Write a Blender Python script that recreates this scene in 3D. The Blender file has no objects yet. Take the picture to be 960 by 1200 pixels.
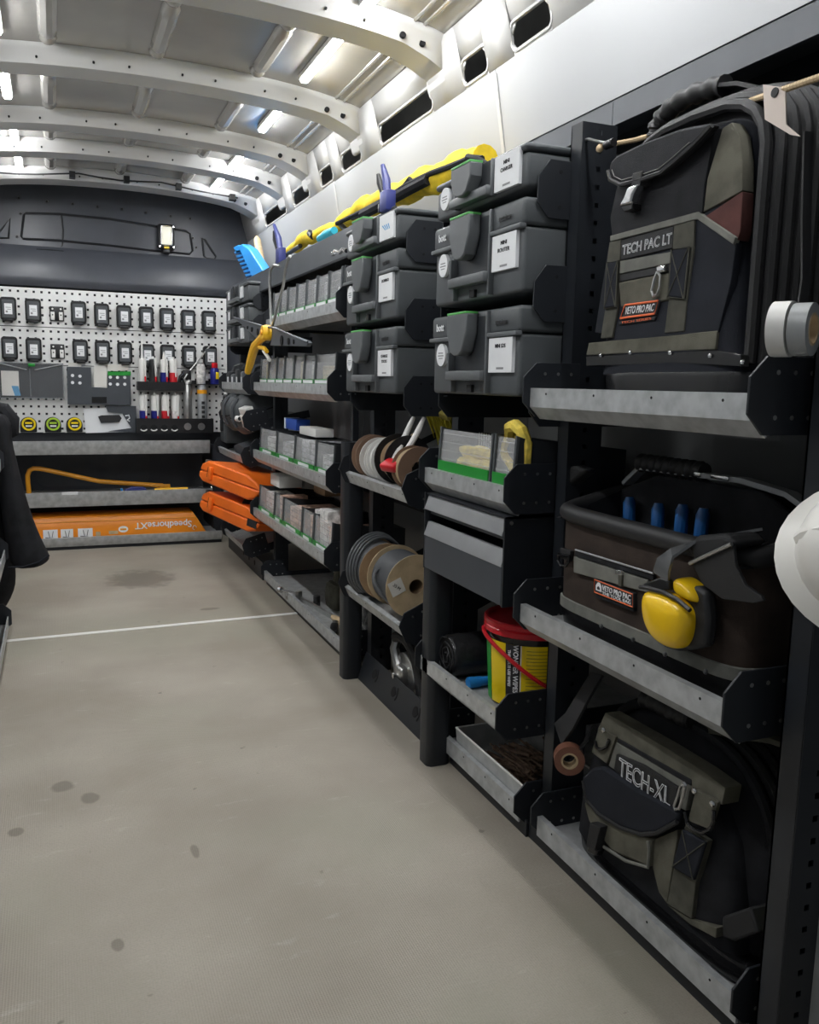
import bpy, bmesh, math, random
from mathutils import Matrix, Vector
random.seed(7)
R = math.radians
scene = bpy.context.scene
C = scene.collection

# ------------------------------------------------------------------ camera
H = 0.92
FPX = 1000.0
cam_data = bpy.data.cameras.new('camera')
cam = bpy.data.objects.new('camera', cam_data)
C.objects.link(cam)
cam_data.sensor_fit = 'HORIZONTAL'
cam_data.sensor_width = 36.0
cam_data.lens = FPX / 960.0 * 36.0
cam_data.clip_start = 0.02
YAW, PIT, ROL = R(22.5), R(-8.54), R(1.145)
fwd = Vector((math.sin(YAW) * math.cos(PIT), math.cos(YAW) * math.cos(PIT), math.sin(PIT)))
r0 = Vector((math.cos(YAW), -math.sin(YAW), 0.0))
u0 = r0.cross(fwd)
rgt = r0 * math.cos(ROL) + u0 * math.sin(ROL)
upv = u0 * math.cos(ROL) - r0 * math.sin(ROL)
cm = Matrix((rgt, upv, -fwd)).transposed().to_4x4()
cm.translation = Vector((0, 0, H))
cam.matrix_world = cm
scene.camera = cam


def ray(px, py):
    return fwd + rgt * ((px - 480.0) / FPX) + upv * ((600.0 - py) / FPX)


def onX(px, py, X):
    d = ray(px, py)
    return Vector((0, 0, H)) + d * (X / d.x)


def onY(px, py, Y):
    d = ray(px, py)
    return Vector((0, 0, H)) + d * (Y / d.y)


# ------------------------------------------------------------------ light and exposure
world = bpy.data.worlds.new('world')
scene.world = world
world.use_nodes = True
bgn = world.node_tree.nodes['Background']
bgn.inputs[0].default_value = (0.86, 0.93, 1.0, 1)
bgn.inputs[1].default_value = 0.13
scene.view_settings.view_transform = 'Standard'
scene.view_settings.look = 'None'
scene.view_settings.gamma = 1.0
scene.view_settings.use_curve_mapping = False
scene.view_settings.exposure = 0.22
LED_STRENGTH = 120.0

# ------------------------------------------------------------------ materials
MATS = {}


def mat(name, col, rough=0.5, metal=0.0, var=0.0, vs=20.0, bump=0.0, bs=200.0, col2=None, spec=0.5,
        alpha=None, emit=None, trans=0.0, ior=1.45, stretch=None, contrast=(0.35, 0.65)):
    m = bpy.data.materials.new(name)
    m.use_nodes = True
    nt = m.node_tree
    b = nt.nodes['Principled BSDF']
    b.inputs['Base Color'].default_value = (*col, 1)
    b.inputs['Roughness'].default_value = rough
    b.inputs['Metallic'].default_value = metal
    b.inputs['Specular IOR Level'].default_value = spec
    b.inputs['IOR'].default_value = ior
    if trans:
        b.inputs['Transmission Weight'].default_value = trans
    if alpha is not None:
        b.inputs['Alpha'].default_value = alpha
    if emit:
        b.inputs['Emission Color'].default_value = (*emit[0], 1)
        b.inputs['Emission Strength'].default_value = emit[1]
    tc = nt.nodes.new('ShaderNodeTexCoord')
    src = tc.outputs['Object']
    if stretch:
        mp = nt.nodes.new('ShaderNodeMapping')
        mp.inputs['Scale'].default_value = stretch
        nt.links.new(src, mp.inputs['Vector'])
        src = mp.outputs['Vector']
    if var or col2:
        n = nt.nodes.new('ShaderNodeTexNoise')
        n.inputs['Scale'].default_value = vs
        n.inputs['Detail'].default_value = 4
        nt.links.new(src, n.inputs['Vector'])
        rp = nt.nodes.new('ShaderNodeValToRGB')
        c2 = col2 if col2 else tuple(min(1, c * (1 + var)) for c in col)
        c1 = col if col2 else tuple(c * (1 - var) for c in col)
        rp.color_ramp.elements[0].position = contrast[0]
        rp.color_ramp.elements[1].position = contrast[1]
        rp.color_ramp.elements[0].color = (*c1, 1)
        rp.color_ramp.elements[1].color = (*c2, 1)
        nt.links.new(n.outputs['Fac'], rp.inputs['Fac'])
        nt.links.new(rp.outputs['Color'], b.inputs['Base Color'])
    if bump:
        n2 = nt.nodes.new('ShaderNodeTexNoise')
        n2.inputs['Scale'].default_value = bs
        n2.inputs['Detail'].default_value = 3
        nt.links.new(src, n2.inputs['Vector'])
        bp = nt.nodes.new('ShaderNodeBump')
        bp.inputs['Strength'].default_value = bump
        bp.inputs['Distance'].default_value = 0.002
        nt.links.new(n2.outputs['Fac'], bp.inputs['Height'])
        nt.links.new(bp.outputs['Normal'], b.inputs['Normal'])
    MATS[name] = m
    return m


M = MATS
mat('anthracite', (0.0150, 0.0175, 0.0220), 0.44, 0.0, var=0.12, vs=8)
mat('anthracite_light', (0.075, 0.082, 0.092), 0.4, 0.0, var=0.1, vs=8)
mat('drawer_grey', (0.055, 0.062, 0.072), 0.45, 0.0, var=0.08, vs=6)
mat('silver_strip', (0.36, 0.37, 0.38), 0.38, 0.3, var=0.08, vs=10)
mat('galvanised', (0.46, 0.475, 0.48), 0.36, 0.35, var=0.16, vs=34, bump=0.05, bs=60)
mat('galvanised_soft', (0.42, 0.43, 0.43), 0.45, 0.3, var=0.12, vs=30)
mat('peg_grey', (0.82, 0.82, 0.80), 0.45, 0.0, var=0.06, vs=6)
mat('peg_end', (0.42, 0.44, 0.40), 0.5, 0.2, var=0.1, vs=6)  # slight yellow-green tint paints a hi-vis reflection into the grey
mat('case_grey', (0.070, 0.077, 0.082), 0.48, 0.0, var=0.08, vs=12, bump=0.06, bs=700)
mat('case_dark', (0.022, 0.025, 0.029), 0.5, 0.0, var=0.08, vs=12)
mat('handle_grey', (0.105, 0.113, 0.118), 0.42, 0.0, var=0.06)
mat('black_plastic', (0.012, 0.012, 0.013), 0.38)
mat('black_gloss', (0.012, 0.012, 0.013), 0.18)
mat('grey_gloss', (0.16, 0.165, 0.17), 0.15, 0.4)
mat('black_rubber', (0.016, 0.016, 0.017), 0.55, bump=0.05)
mat('hole_dark', (0.004, 0.004, 0.005), 0.8)
mat('black_fabric', (0.014, 0.0145, 0.017), 0.75, var=0.25, vs=25, bump=0.35, bs=900, spec=0.25)
mat('navy_fabric', (0.012, 0.014, 0.020), 0.8, var=0.2, vs=15, bump=0.3, bs=900, spec=0.3)
mat('olive_fabric', (0.105, 0.100, 0.078), 0.85, var=0.22, vs=25, bump=0.35, bs=700, spec=0.25)
mat('grey_fabric', (0.17, 0.17, 0.15), 0.85, var=0.18, vs=25, bump=0.35, bs=700, spec=0.25)
mat('brown_fabric', (0.040, 0.028, 0.022), 0.8, var=0.25, vs=20, bump=0.35, bs=900, spec=0.3)
mat('maroon_fabric', (0.085, 0.032, 0.028), 0.8, var=0.2, vs=20, bump=0.3, bs=900, spec=0.3)
mat('web_olive', (0.075, 0.073, 0.058), 0.8, var=0.2, vs=40, bump=0.5, bs=1200, spec=0.3)
mat('web_black', (0.022, 0.022, 0.023), 0.5, bump=0.5, bs=1200, spec=0.3)
mat('stitch', (0.23, 0.23, 0.21), 0.8)
mat('chrome', (0.72, 0.72, 0.72), 0.18, 1.0)
mat('steel', (0.45, 0.45, 0.44), 0.32, 0.9, var=0.1, vs=40)
mat('steel_dark', (0.13, 0.13, 0.135), 0.4, 0.8, var=0.3, vs=60)
mat('rusty', (0.20, 0.13, 0.09), 0.6, 0.5, var=0.4, vs=90)
mat('white_label', (0.80, 0.81, 0.82), 0.5, var=0.02)
mat('white_plastic', (0.78, 0.77, 0.74), 0.35)
mat('paper', (0.72, 0.70, 0.65), 0.7, var=0.04, vs=8)
mat('ink', (0.02, 0.02, 0.022), 0.6)
mat('ink_grey', (0.25, 0.25, 0.26), 0.6)
mat('ink_blue', (0.08, 0.32, 0.58), 0.5)
mat('orange_plastic', (0.90, 0.17, 0.014), 0.38, var=0.06, vs=10)
mat('orange_box', (0.86, 0.27, 0.012), 0.33, var=0.04, vs=5)
mat('orange_ink', (0.82, 0.16, 0.05), 0.5)
mat('orange_paint', (0.85, 0.36, 0.02), 0.32, var=0.08, vs=14)
mat('yellow_plastic', (0.88, 0.55, 0.01), 0.22, spec=0.6)
mat('yellow_handle', (0.90, 0.50, 0.02), 0.38)
mat('yellow_label', (0.84, 0.62, 0.012), 0.3)
mat('yellow_fabric', (0.80, 0.56, 0.015), 0.75, var=0.16, vs=22, bump=0.3, bs=200)
mat('yellow_rope', (0.76, 0.58, 0.09), 0.8, var=0.2, vs=60, bump=0.6, bs=260)
mat('yellow_straw', (0.42, 0.36, 0.02), 0.75, var=0.2, vs=60)
mat('olive_box', (0.22, 0.18, 0.03), 0.7, var=0.2, vs=10)
mat('green_strip', (0.012, 0.26, 0.030), 0.4)
mat('green_tip', (0.10, 0.42, 0.10), 0.4)
mat('lime', (0.42, 0.62, 0.05), 0.4)
mat('hivis_reflection', (0.50, 0.56, 0.05), 0.7, var=0.12, vs=10)
mat('red_plastic', (0.55, 0.012, 0.022), 0.3)
mat('red_label', (0.55, 0.02, 0.03), 0.4)
mat('blue_plastic', (0.02, 0.22, 0.60), 0.35)
mat('blue_brush', (0.03, 0.30, 0.75), 0.45)
mat('blue_handle', (0.012, 0.085, 0.26), 0.35)
mat('blue_clamp', (0.035, 0.045, 0.20), 0.4)
mat('blue_can', (0.02, 0.025, 0.22), 0.3, 0.2)
mat('teal', (0.03, 0.42, 0.55), 0.4)
mat('wood', (0.62, 0.46, 0.27), 0.5, var=0.12, vs=20, stretch=(1, 1, 6))
mat('cardboard', (0.30, 0.20, 0.115), 0.8, var=0.12, vs=30)
mat('cardboard_light', (0.50, 0.38, 0.23), 0.8, var=0.12, vs=30)
mat('cable_grey', (0.10, 0.105, 0.112), 0.45)
mat('cable_black', (0.015, 0.015, 0.016), 0.4)
mat('cable_white', (0.72, 0.71, 0.68), 0.4)
mat('cable_brown', (0.24, 0.15, 0.10), 0.5)
mat('tape_brown', (0.20, 0.085, 0.055), 0.35)
mat('tape_grey', (0.30, 0.31, 0.31), 0.35)
mat('tape_white', (0.66, 0.65, 0.62), 0.4)
mat('bag_plastic', (0.012, 0.012, 0.013), 0.3, bump=0.8, bs=60)
mat('concrete_grey', (0.28, 0.27, 0.25), 0.8, var=0.12, vs=10)
mat('packet_a', (0.50, 0.48, 0.46), 0.5, var=0.45, vs=55)
mat('packet_b', (0.66, 0.64, 0.62), 0.5, var=0.35, vs=45)
mat('packet_c', (0.52, 0.34, 0.26), 0.5, var=0.5, vs=45)
mat('packet_d', (0.40, 0.40, 0.41), 0.5, var=0.5, vs=60)
mat('packet_e', (0.36, 0.28, 0.12), 0.5, var=0.4, vs=45)
mat('packet_blue', (0.02, 0.08, 0.42), 0.4)
mat('lens', (0.9, 0.88, 0.75), 0.3, emit=((1.0, 0.95, 0.75), 0.25))
mat('led', (1, 1, 1), 0.5, emit=((0.97, 0.985, 1.0), LED_STRENGTH))
mat('white_wall', (0.395, 0.402, 0.405), 0.42, var=0.015, vs=2)
mat('lining_grey', (0.20, 0.205, 0.21), 0.5, var=0.05, vs=4)
mat('white_body', (0.50, 0.495, 0.48), 0.32, var=0.02, vs=3)
mat('rib_paint', (0.58, 0.578, 0.568), 0.30, 0.0, var=0.02, vs=3)
mat('roof_skin', (0.43, 0.415, 0.385), 0.22, 0.5, var=0.10, vs=3)
mat('bulkhead_plastic', (0.062, 0.067, 0.080), 0.38, var=0.10, vs=5, bump=0.05, bs=400)
mat('bulkhead_groove', (0.012, 0.013, 0.016), 0.5)
mat('helmet_white', (0.80, 0.78, 0.73), 0.28, var=0.03, vs=6)
mat('tag_paper', (0.72, 0.62, 0.55), 0.6)


def clear_mat(name, tint, a=0.22):
    m = bpy.data.materials.new(name)
    m.use_nodes = True
    nt = m.node_tree
    out = nt.nodes['Material Output']
    b = nt.nodes['Principled BSDF']
    b.inputs['Base Color'].default_value = (*tint, 1)
    b.inputs['Roughness'].default_value = 0.15
    tr = nt.nodes.new('ShaderNodeBsdfTransparent')
    mx = nt.nodes.new('ShaderNodeMixShader')
    mx.inputs[0].default_value = a
    nt.links.new(tr.outputs[0], mx.inputs[1])
    nt.links.new(b.outputs[0], mx.inputs[2])
    nt.links.new(mx.outputs[0], out.inputs['Surface'])
    MATS[name] = m


clear_mat('clear_plastic', (0.9, 0.91, 0.92), 0.24)
clear_mat('clear_thin', (0.5, 0.52, 0.54), 0.08)
clear_mat('smoke_plastic', (0.30, 0.32, 0.33), 0.38)


def floor_mat():
    m = bpy.data.materials.new('floor_board')
    m.use_nodes = True
    nt = m.node_tree
    N, L = nt.nodes, nt.links
    b = N['Principled BSDF']
    b.inputs['Roughness'].default_value = 0.62
    tc = N.new('ShaderNodeTexCoord')
    big = N.new('ShaderNodeTexNoise'); big.inputs['Scale'].default_value = 2.2; big.inputs['Detail'].default_value = 6
    L.new(tc.outputs['Object'], big.inputs['Vector'])
    rp = N.new('ShaderNodeValToRGB')
    rp.color_ramp.elements[0].position = 0.36; rp.color_ramp.elements[0].color = (0.258, 0.227, 0.183, 1)
    rp.color_ramp.elements[1].position = 0.66; rp.color_ramp.elements[1].color = (0.355, 0.322, 0.270, 1)
    L.new(big.outputs['Fac'], rp.inputs['Fac'])
    col = rp.outputs['Color']

    def mixc(fac, c):
        mx = N.new('ShaderNodeMixRGB'); mx.inputs['Color2'].default_value = (*c, 1)
        L.new(fac, mx.inputs['Fac']); L.new(nonlocal_col[0], mx.inputs['Color1'])
        nonlocal_col[0] = mx.outputs['Color']
    nonlocal_col = [col]
    # pale dusty scuffs, long across the walking direction
    mp = N.new('ShaderNodeMapping'); mp.inputs['Scale'].default_value = (1.6, 5.0, 1)
    L.new(tc.outputs['Object'], mp.inputs['Vector'])
    sc = N.new('ShaderNodeTexNoise'); sc.inputs['Scale'].default_value = 5.0; sc.inputs['Detail'].default_value = 8; sc.inputs['Roughness'].default_value = 0.7
    L.new(mp.outputs['Vector'], sc.inputs['Vector'])
    r2 = N.new('ShaderNodeValToRGB')
    r2.color_ramp.elements[0].position = 0.60; r2.color_ramp.elements[0].color = (0, 0, 0, 1)
    r2.color_ramp.elements[1].position = 0.85; r2.color_ramp.elements[1].color = (0.6, 0.6, 0.6, 1)
    L.new(sc.outputs['Fac'], r2.inputs['Fac'])
    mixc(r2.outputs['Color'], (0.56, 0.53, 0.48))
    # fine grain of the worn coating
    fg = N.new('ShaderNodeTexNoise'); fg.inputs['Scale'].default_value = 260; fg.inputs['Detail'].default_value = 3
    L.new(tc.outputs['Object'], fg.inputs['Vector'])
    r4 = N.new('ShaderNodeValToRGB')
    r4.color_ramp.elements[0].position = 0.42; r4.color_ramp.elements[0].color = (0, 0, 0, 1)
    r4.color_ramp.elements[1].position = 0.70; r4.color_ramp.elements[1].color = (0.30, 0.30, 0.30, 1)
    L.new(fg.outputs['Fac'], r4.inputs['Fac'])
    mixc(r4.outputs['Color'], (0.20, 0.177, 0.145))
    gp_ = N.new('ShaderNodeTexNoise'); gp_.inputs['Scale'].default_value = 1.7; gp_.inputs['Detail'].default_value = 3
    mg_ = N.new('ShaderNodeMapping'); mg_.inputs['Location'].default_value = (3.1, 7.7, 0)
    L.new(tc.outputs['Object'], mg_.inputs['Vector']); L.new(mg_.outputs['Vector'], gp_.inputs['Vector'])
    r5 = N.new('ShaderNodeValToRGB')
    r5.color_ramp.elements[0].position = 0.48; r5.color_ramp.elements[0].color = (0, 0, 0, 1)
    r5.color_ramp.elements[1].position = 0.66; r5.color_ramp.elements[1].color = (0.45, 0.45, 0.45, 1)
    L.new(gp_.outputs['Fac'], r5.inputs['Fac'])
    mixc(r5.outputs['Color'], (0.272, 0.265, 0.205))
    # small dark specks
    sp = N.new('ShaderNodeTexNoise'); sp.inputs['Scale'].default_value = 26; sp.inputs['Detail'].default_value = 2
    L.new(tc.outputs['Object'], sp.inputs['Vector'])
    r3 = N.new('ShaderNodeValToRGB')
    r3.color_ramp.elements[0].position = 0.73; r3.color_ramp.elements[0].color = (0, 0, 0, 1)
    r3.color_ramp.elements[1].position = 0.78; r3.color_ramp.elements[1].color = (0.55, 0.55, 0.55, 1)
    L.new(sp.outputs['Fac'], r3.inputs['Fac'])
    mixc(r3.outputs['Color'], (0.075, 0.065, 0.052))
    # spilled stains with a shape of their own (positions on the floor in metres)
    dn = N.new('ShaderNodeTexNoise'); dn.inputs['Scale'].default_value = 14; dn.inputs['Detail'].default_value = 3
    L.new(tc.outputs['Object'], dn.inputs['Vector'])
    for (cx, cy, sx, sy) in ((0.33, 4.05, 0.17, 0.22), (-0.02, 1.98, 0.030, 0.032), (0.035, 1.90, 0.022, 0.03), (-0.245, 2.30, 0.05, 0.03),
                             (-0.26, 1.0, 0.032, 0.026), (0.22, 1.60, 0.010, 0.03), (0.06, 1.36, 0.012, 0.02), (-0.11, 1.80, 0.016, 0.02), (0.55, 3.42, 0.05, 0.02)):
        mp = N.new('ShaderNodeMapping')
        mp.inputs['Scale'].default_value = (1 / sx, 1 / sy, 0)
        mp.inputs['Location'].default_value = (-cx / sx, -cy / sy, 0)
        L.new(tc.outputs['Object'], mp.inputs['Vector'])
        ln = N.new('ShaderNodeVectorMath'); ln.operation = 'LENGTH'
        L.new(mp.outputs['Vector'], ln.inputs[0])
        ad = N.new('ShaderNodeMath'); ad.operation = 'MULTIPLY_ADD'; ad.inputs[1].default_value = 1.1
        L.new(dn.outputs['Fac'], ad.inputs[0]); L.new(ln.outputs['Value'], ad.inputs[2])
        mr = N.new('ShaderNodeMapRange'); mr.inputs[1].default_value = 1.5; mr.inputs[2].default_value = 1.2
        mr.inputs[3].default_value = 0; mr.inputs[4].default_value = 0.55
        L.new(ad.outputs[0], mr.inputs[0])
        mixc(mr.outputs[0], (0.085, 0.070, 0.055))
    L.new(nonlocal_col[0], b.inputs['Base Color'])
    # fine anti-slip mesh relief
    wv = []
    for ax in ('X', 'Y'):
        w = N.new('ShaderNodeTexWave'); w.bands_direction = ax; w.inputs['Scale'].default_value = 75
        L.new(tc.outputs['Object'], w.inputs['Vector']); wv.append(w)
    mul = N.new('ShaderNodeMath'); mul.operation = 'ADD'
    L.new(wv[0].outputs['Fac'], mul.inputs[0]); L.new(wv[1].outputs['Fac'], mul.inputs[1])
    bp = N.new('ShaderNodeBump'); bp.inputs['Strength'].default_value = 0.25; bp.inputs['Distance'].default_value = 0.0015
    L.new(mul.outputs[0], bp.inputs['Height']); L.new(bp.outputs['Normal'], b.inputs['Normal'])
    MATS['floor_board'] = m


floor_mat()


# ------------------------------------------------------------------ mesh helpers
class MB:
    """collects shapes into one mesh"""

    def __init__(self, xf=None):
        self.bm = bmesh.new()
        self.xf = xf

    def _add(self, verts, faces):
        vs = [self.bm.verts.new(self.xf @ Vector(v) if self.xf else v) for v in verts]
        for f in faces:
            try:
                self.bm.faces.new([vs[i] for i in f])
            except ValueError:
                pass
        return self

    def box(self, x0, x1, y0, y1, z0, z1):
        v = [(x, y, z) for z in (z0, z1) for y in (y0, y1) for x in (x0, x1)]
        return self._add(v, [(0, 2, 3, 1), (4, 5, 7, 6), (0, 1, 5, 4), (2, 6, 7, 3), (0, 4, 6, 2), (1, 3, 7, 5)])

    def rbox(self, x0, x1, y0, y1, z0, z1, r=0.005, seg=2):
        t = bmesh.new()
        bmesh.ops.create_cube(t, size=1.0)
        for v in t.verts:
            v.co = Vector((x0 + (v.co.x + .5) * (x1 - x0), y0 + (v.co.y + .5) * (y1 - y0), z0 + (v.co.z + .5) * (z1 - z0)))
        r = min(r, 0.49 * min(abs(x1 - x0), abs(y1 - y0), abs(z1 - z0)))
        bmesh.ops.bevel(t, geom=list(t.edges), offset=r, segments=seg, affect='EDGES', profile=0.5)
        t.verts.index_update()
        self._add([tuple(v.co) for v in t.verts], [[v.index for v in f.verts] for f in t.faces])
        t.free()
        return self

    def prism(self, poly, axis, a, b):
        """poly of 2D points; axis 'x': (y,z), 'y': (x,z), 'z': (x,y); extruded a..b"""
        def p(q, t):
            return (t, q[0], q[1]) if axis == 'x' else (q[0], t, q[1]) if axis == 'y' else (q[0], q[1], t)
        n = len(poly)
        v = [p(q, a) for q in poly] + [p(q, b) for q in poly]
        f = [list(range(n))[::-1], list(range(n, 2 * n))] + [(i, (i + 1) % n, n + (i + 1) % n, n + i) for i in range(n)]
        return self._add(v, f)

    def cyl(self, p0, p1, r0, r1=None, n=12, caps=True):
        r1 = r0 if r1 is None else r1
        p0, p1 = Vector(p0), Vector(p1)
        d = (p1 - p0).normalized()
        a = d.orthogonal().normalized()
        b = d.cross(a)
        v, f = [], []
        for p, r in ((p0, r0), (p1, r1)):
            for i in range(n):
                t = 2 * math.pi * i / n
                v.append(tuple(p + a * math.cos(t) * r + b * math.sin(t) * r))
        for i in range(n):
            j = (i + 1) % n
            f.append((i, j, n + j, n + i))
        if caps:
            f.append(list(range(n))[::-1]); f.append(list(range(n, 2 * n)))
        return self._add(v, f)

    def tube(self, pts, r, n=8, closed=False, flat=None):
        """round (or flat=(w,t) strap, width along the given side vector) tube on a path"""
        pts = [Vector(p) for p in pts]
        m = len(pts)
        rr = r if isinstance(r, (list, tuple)) else [r] * m
        v, f = [], []
        prev = None
        for i in range(m):
            if closed:
                d = (pts[(i + 1) % m] - pts[i - 1]).normalized()
            else:
                d = (pts[min(i + 1, m - 1)] - pts[max(i - 1, 0)]).normalized()
            if flat:
                a = Vector(flat[2]); a = (a - d * a.dot(d)).normalized()
            elif prev is None:
                a = d.orthogonal().normalized()
            else:
                a = (prev - d * prev.dot(d)).normalized()
            prev = a
            b = d.cross(a)
            if flat:
                w, t = flat[0] / 2, flat[1] / 2
                ring = [(-w, -t), (w, -t), (w, t), (-w, t)]
                v += [tuple(pts[i] + a * q[0] + b * q[1]) for q in ring]
            else:
                v += [tuple(pts[i] + (a * math.cos(2 * math.pi * k / n) + b * math.sin(2 * math.pi * k / n)) * rr[i]) for k in range(n)]
        if flat:
            n = 4
        for i in range(m if closed else m - 1):
            j = (i + 1) % m
            for k in range(n):
                l = (k + 1) % n
                f.append((i * n + k, i * n + l, j * n + l, j * n + k))
        if not closed:
            f.append(list(range(n))[::-1]); f.append([(m - 1) * n + k for k in range(n)])
        return self._add(v, f)

    def lathe(self, prof, c=(0, 0, 0), axis='z', n=20, sx=1.0, sy=1.0):
        """prof: list of (radius, height)"""
        v, f = [], []
        for (r, h) in prof:
            for k in range(n):
                t = 2 * math.pi * k / n
                a, b = math.cos(t) * r * sx, math.sin(t) * r * sy
                q = (a, b, h) if axis == 'z' else (h, a, b) if axis == 'x' else (b, h, a)
                v.append((q[0] + c[0], q[1] + c[1], q[2] + c[2]))
        m = len(prof)
        for i in range(m - 1):
            for k in range(n):
                l = (k + 1) % n
                f.append((i * n + k, i * n + l, (i + 1) * n + l, (i + 1) * n + k))
        closed = tuple(prof[0]) == tuple(prof[-1])
        if prof[0][0] > 1e-6 and not closed:
            f.append(list(range(n))[::-1])
        if prof[-1][0] > 1e-6 and not closed:
            f.append([(m - 1) * n + k for k in range(n)])
        return self._add(v, f)

    def loft(self, secs, n=32, p=4.0, caps=True):
        """secs: (z, cx, cy, half width, half depth[, exponent]) superellipse sections"""
        v, f = [], []
        for s in secs:
            z, cx, cy, hw, hd = s[:5]
            e = s[5] if len(s) > 5 else p
            for k in range(n):
                t = 2 * math.pi * (k + .5) / n
                c, q = math.cos(t), math.sin(t)
                v.append((cx + hw * math.copysign(abs(c) ** (2 / e), c), cy + hd * math.copysign(abs(q) ** (2 / e), q), z))
        m = len(secs)
        for i in range(m - 1):
            for k in range(n):
                l = (k + 1) % n
                f.append((i * n + k, i * n + l, (i + 1) * n + l, (i + 1) * n + k))
        if caps:
            f.append(list(range(n))[::-1]); f.append([(m - 1) * n + k for k in range(n)])
        return self._add(v, f)

    def ellipsoid(self, c, rx, ry, rz, n=14, m=9):
        prof = [(math.sin(math.pi * i / m), -math.cos(math.pi * i / m)) for i in range(m + 1)]
        v, f = [], []
        for (r, h) in prof:
            for k in range(n):
                t = 2 * math.pi * k / n
                v.append((c[0] + rx * r * math.cos(t), c[1] + ry * r * math.sin(t), c[2] + rz * h))
        for i in range(m):
            for k in range(n):
                l = (k + 1) % n
                f.append((i * n + k, i * n + l, (i + 1) * n + l, (i + 1) * n + k))
        self._add(v, f)
        return self

    def grid(self, fn, nu, nv):
        v = [tuple(fn(i / nu, j / nv)) for j in range(nv + 1) for i in range(nu + 1)]
        f = [(j * (nu + 1) + i, j * (nu + 1) + i + 1, (j + 1) * (nu + 1) + i + 1, (j + 1) * (nu + 1) + i) for j in range(nv) for i in range(nu)]
        return self._add(v, f)

    def holes(self, x0, x1, z0, z1, px, pz, hx, hz, y=0.0):
        """sheet in the xz plane with real rectangular holes"""
        nx, nz = max(1, round((x1 - x0) / px)), max(1, round((z1 - z0) / pz))
        dx, dz = (x1 - x0) / nx, (z1 - z0) / nz
        for i in range(nx):
            for j in range(nz):
                a, b, c, d = x0 + i * dx, x0 + (i + 1) * dx, z0 + j * dz, z0 + (j + 1) * dz
                m, k = (a + b) / 2, (c + d) / 2
                v = [(a, y, c), (b, y, c), (b, y, d), (a, y, d), (m - hx / 2, y, k - hz / 2), (m + hx / 2, y, k - hz / 2), (m + hx / 2, y, k + hz / 2), (m - hx / 2, y, k + hz / 2)]
                self._add(v, [(0, 1, 5, 4), (1, 2, 6, 5), (2, 3, 7, 6), (3, 0, 4, 7)])
        bmesh.ops.remove_doubles(self.bm, verts=self.bm.verts, dist=1e-5)
        return self

    def mesh(self, name, material, smooth=35):
        bmesh.ops.recalc_face_normals(self.bm, faces=self.bm.faces)
        me = bpy.data.meshes.new(name)
        self.bm.to_mesh(me)
        self.bm.free()
        me.materials.append(MATS[material])
        if smooth:
            me.polygons.foreach_set('use_smooth', [True] * len(me.polygons))
            me.set_sharp_from_angle(angle=R(smooth))
        return me


def part(name, mb, material, parent=None, label=None, bevel=0.0, loc=None, solid=0.0, sub=0, smooth=35, kind=None):
    me = mb.mesh(name, material, smooth) if isinstance(mb, MB) else mb
    o = bpy.data.objects.new(name, me)
    C.objects.link(o)
    if parent:
        o.parent = parent
    if loc:
        o.location = loc
    if label:
        o['label'] = label
    if kind:
        o['kind'] = kind
    if solid:
        s = o.modifiers.new('thickness', 'SOLIDIFY'); s.thickness = solid; s.offset = 0
    if bevel:
        b = o.modifiers.new('edge', 'BEVEL'); b.width = bevel; b.segments = 2; b.limit_method = 'ANGLE'; b.angle_limit = R(40)
    if sub:
        b = o.modifiers.new('subdivision', 'SUBSURF'); b.levels = sub; b.render_levels = sub
    return o


def tag(o, label, cat, group=None):
    o['label'] = label
    o['category'] = cat
    if group:
        o['group'] = group
    return o


def thing(name, label, cat, loc=(0, 0, 0), rz=0.0, group=None, rot=None):
    o = bpy.data.objects.new(name, None)
    C.objects.link(o)
    o.empty_display_size = 0.05
    o.location = loc
    o.rotation_euler = rot if rot else (0, 0, rz)
    return tag(o, label, cat, group)


def struct(name, mb, material, label=None, parent=None, **kw):
    o = part(name, mb, material, parent, **kw)
    if not parent:
        o['kind'] = 'structure'
    if label:
        o['label'] = label
    return o


def dup(root, loc=None, rot=None, label=None, group=None):
    """a copy of a thing with its parts and sub-parts"""
    r = root.copy(); C.objects.link(r)
    if loc is not None:
        r.location = loc
    if rot is not None:
        r.rotation_euler = rot
    if label:
        r['label'] = label
    if group:
        r['group'] = group
    for ch in list(root.children):
        c = ch.copy(); C.objects.link(c); c.parent = r
        for g in list(ch.children):
            d = g.copy(); C.objects.link(d); d.parent = c
    return r


ORDN = ['first', 'second', 'third', 'fourth', 'fifth', 'sixth', 'seventh', 'eighth', 'ninth', 'tenth']
RIGHT = -math.pi / 2      # things on the right rack: local -y faces the aisle, local x runs towards the rear doors
TEXTS = {}


def text_mesh(s, size, outline=0.0, bold=0.0, ext=0.0004):
    key = (s, size, outline, bold)
    cu = bpy.data.curves.new('lettering', 'FONT')
    cu.body = s
    cu.size = size
    cu.align_x = 'CENTER'
    cu.align_y = 'CENTER'
    cu.resolution_u = 3
    if outline:
        cu.fill_mode = 'NONE'
        cu.bevel_depth = outline
        cu.bevel_resolution = 0
    else:
        cu.extrude = ext
        cu.offset = bold
    o = bpy.data.objects.new('lettering', cu)
    C.objects.link(o)
    bpy.context.view_layer.update()
    dg = bpy.context.evaluated_depsgraph_get()
    me = bpy.data.meshes.new_from_object(o.evaluated_get(dg))
    bpy.data.objects.remove(o)
    me.transform(Matrix.Rotation(math.pi / 2, 4, 'X'))
    return me


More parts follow.
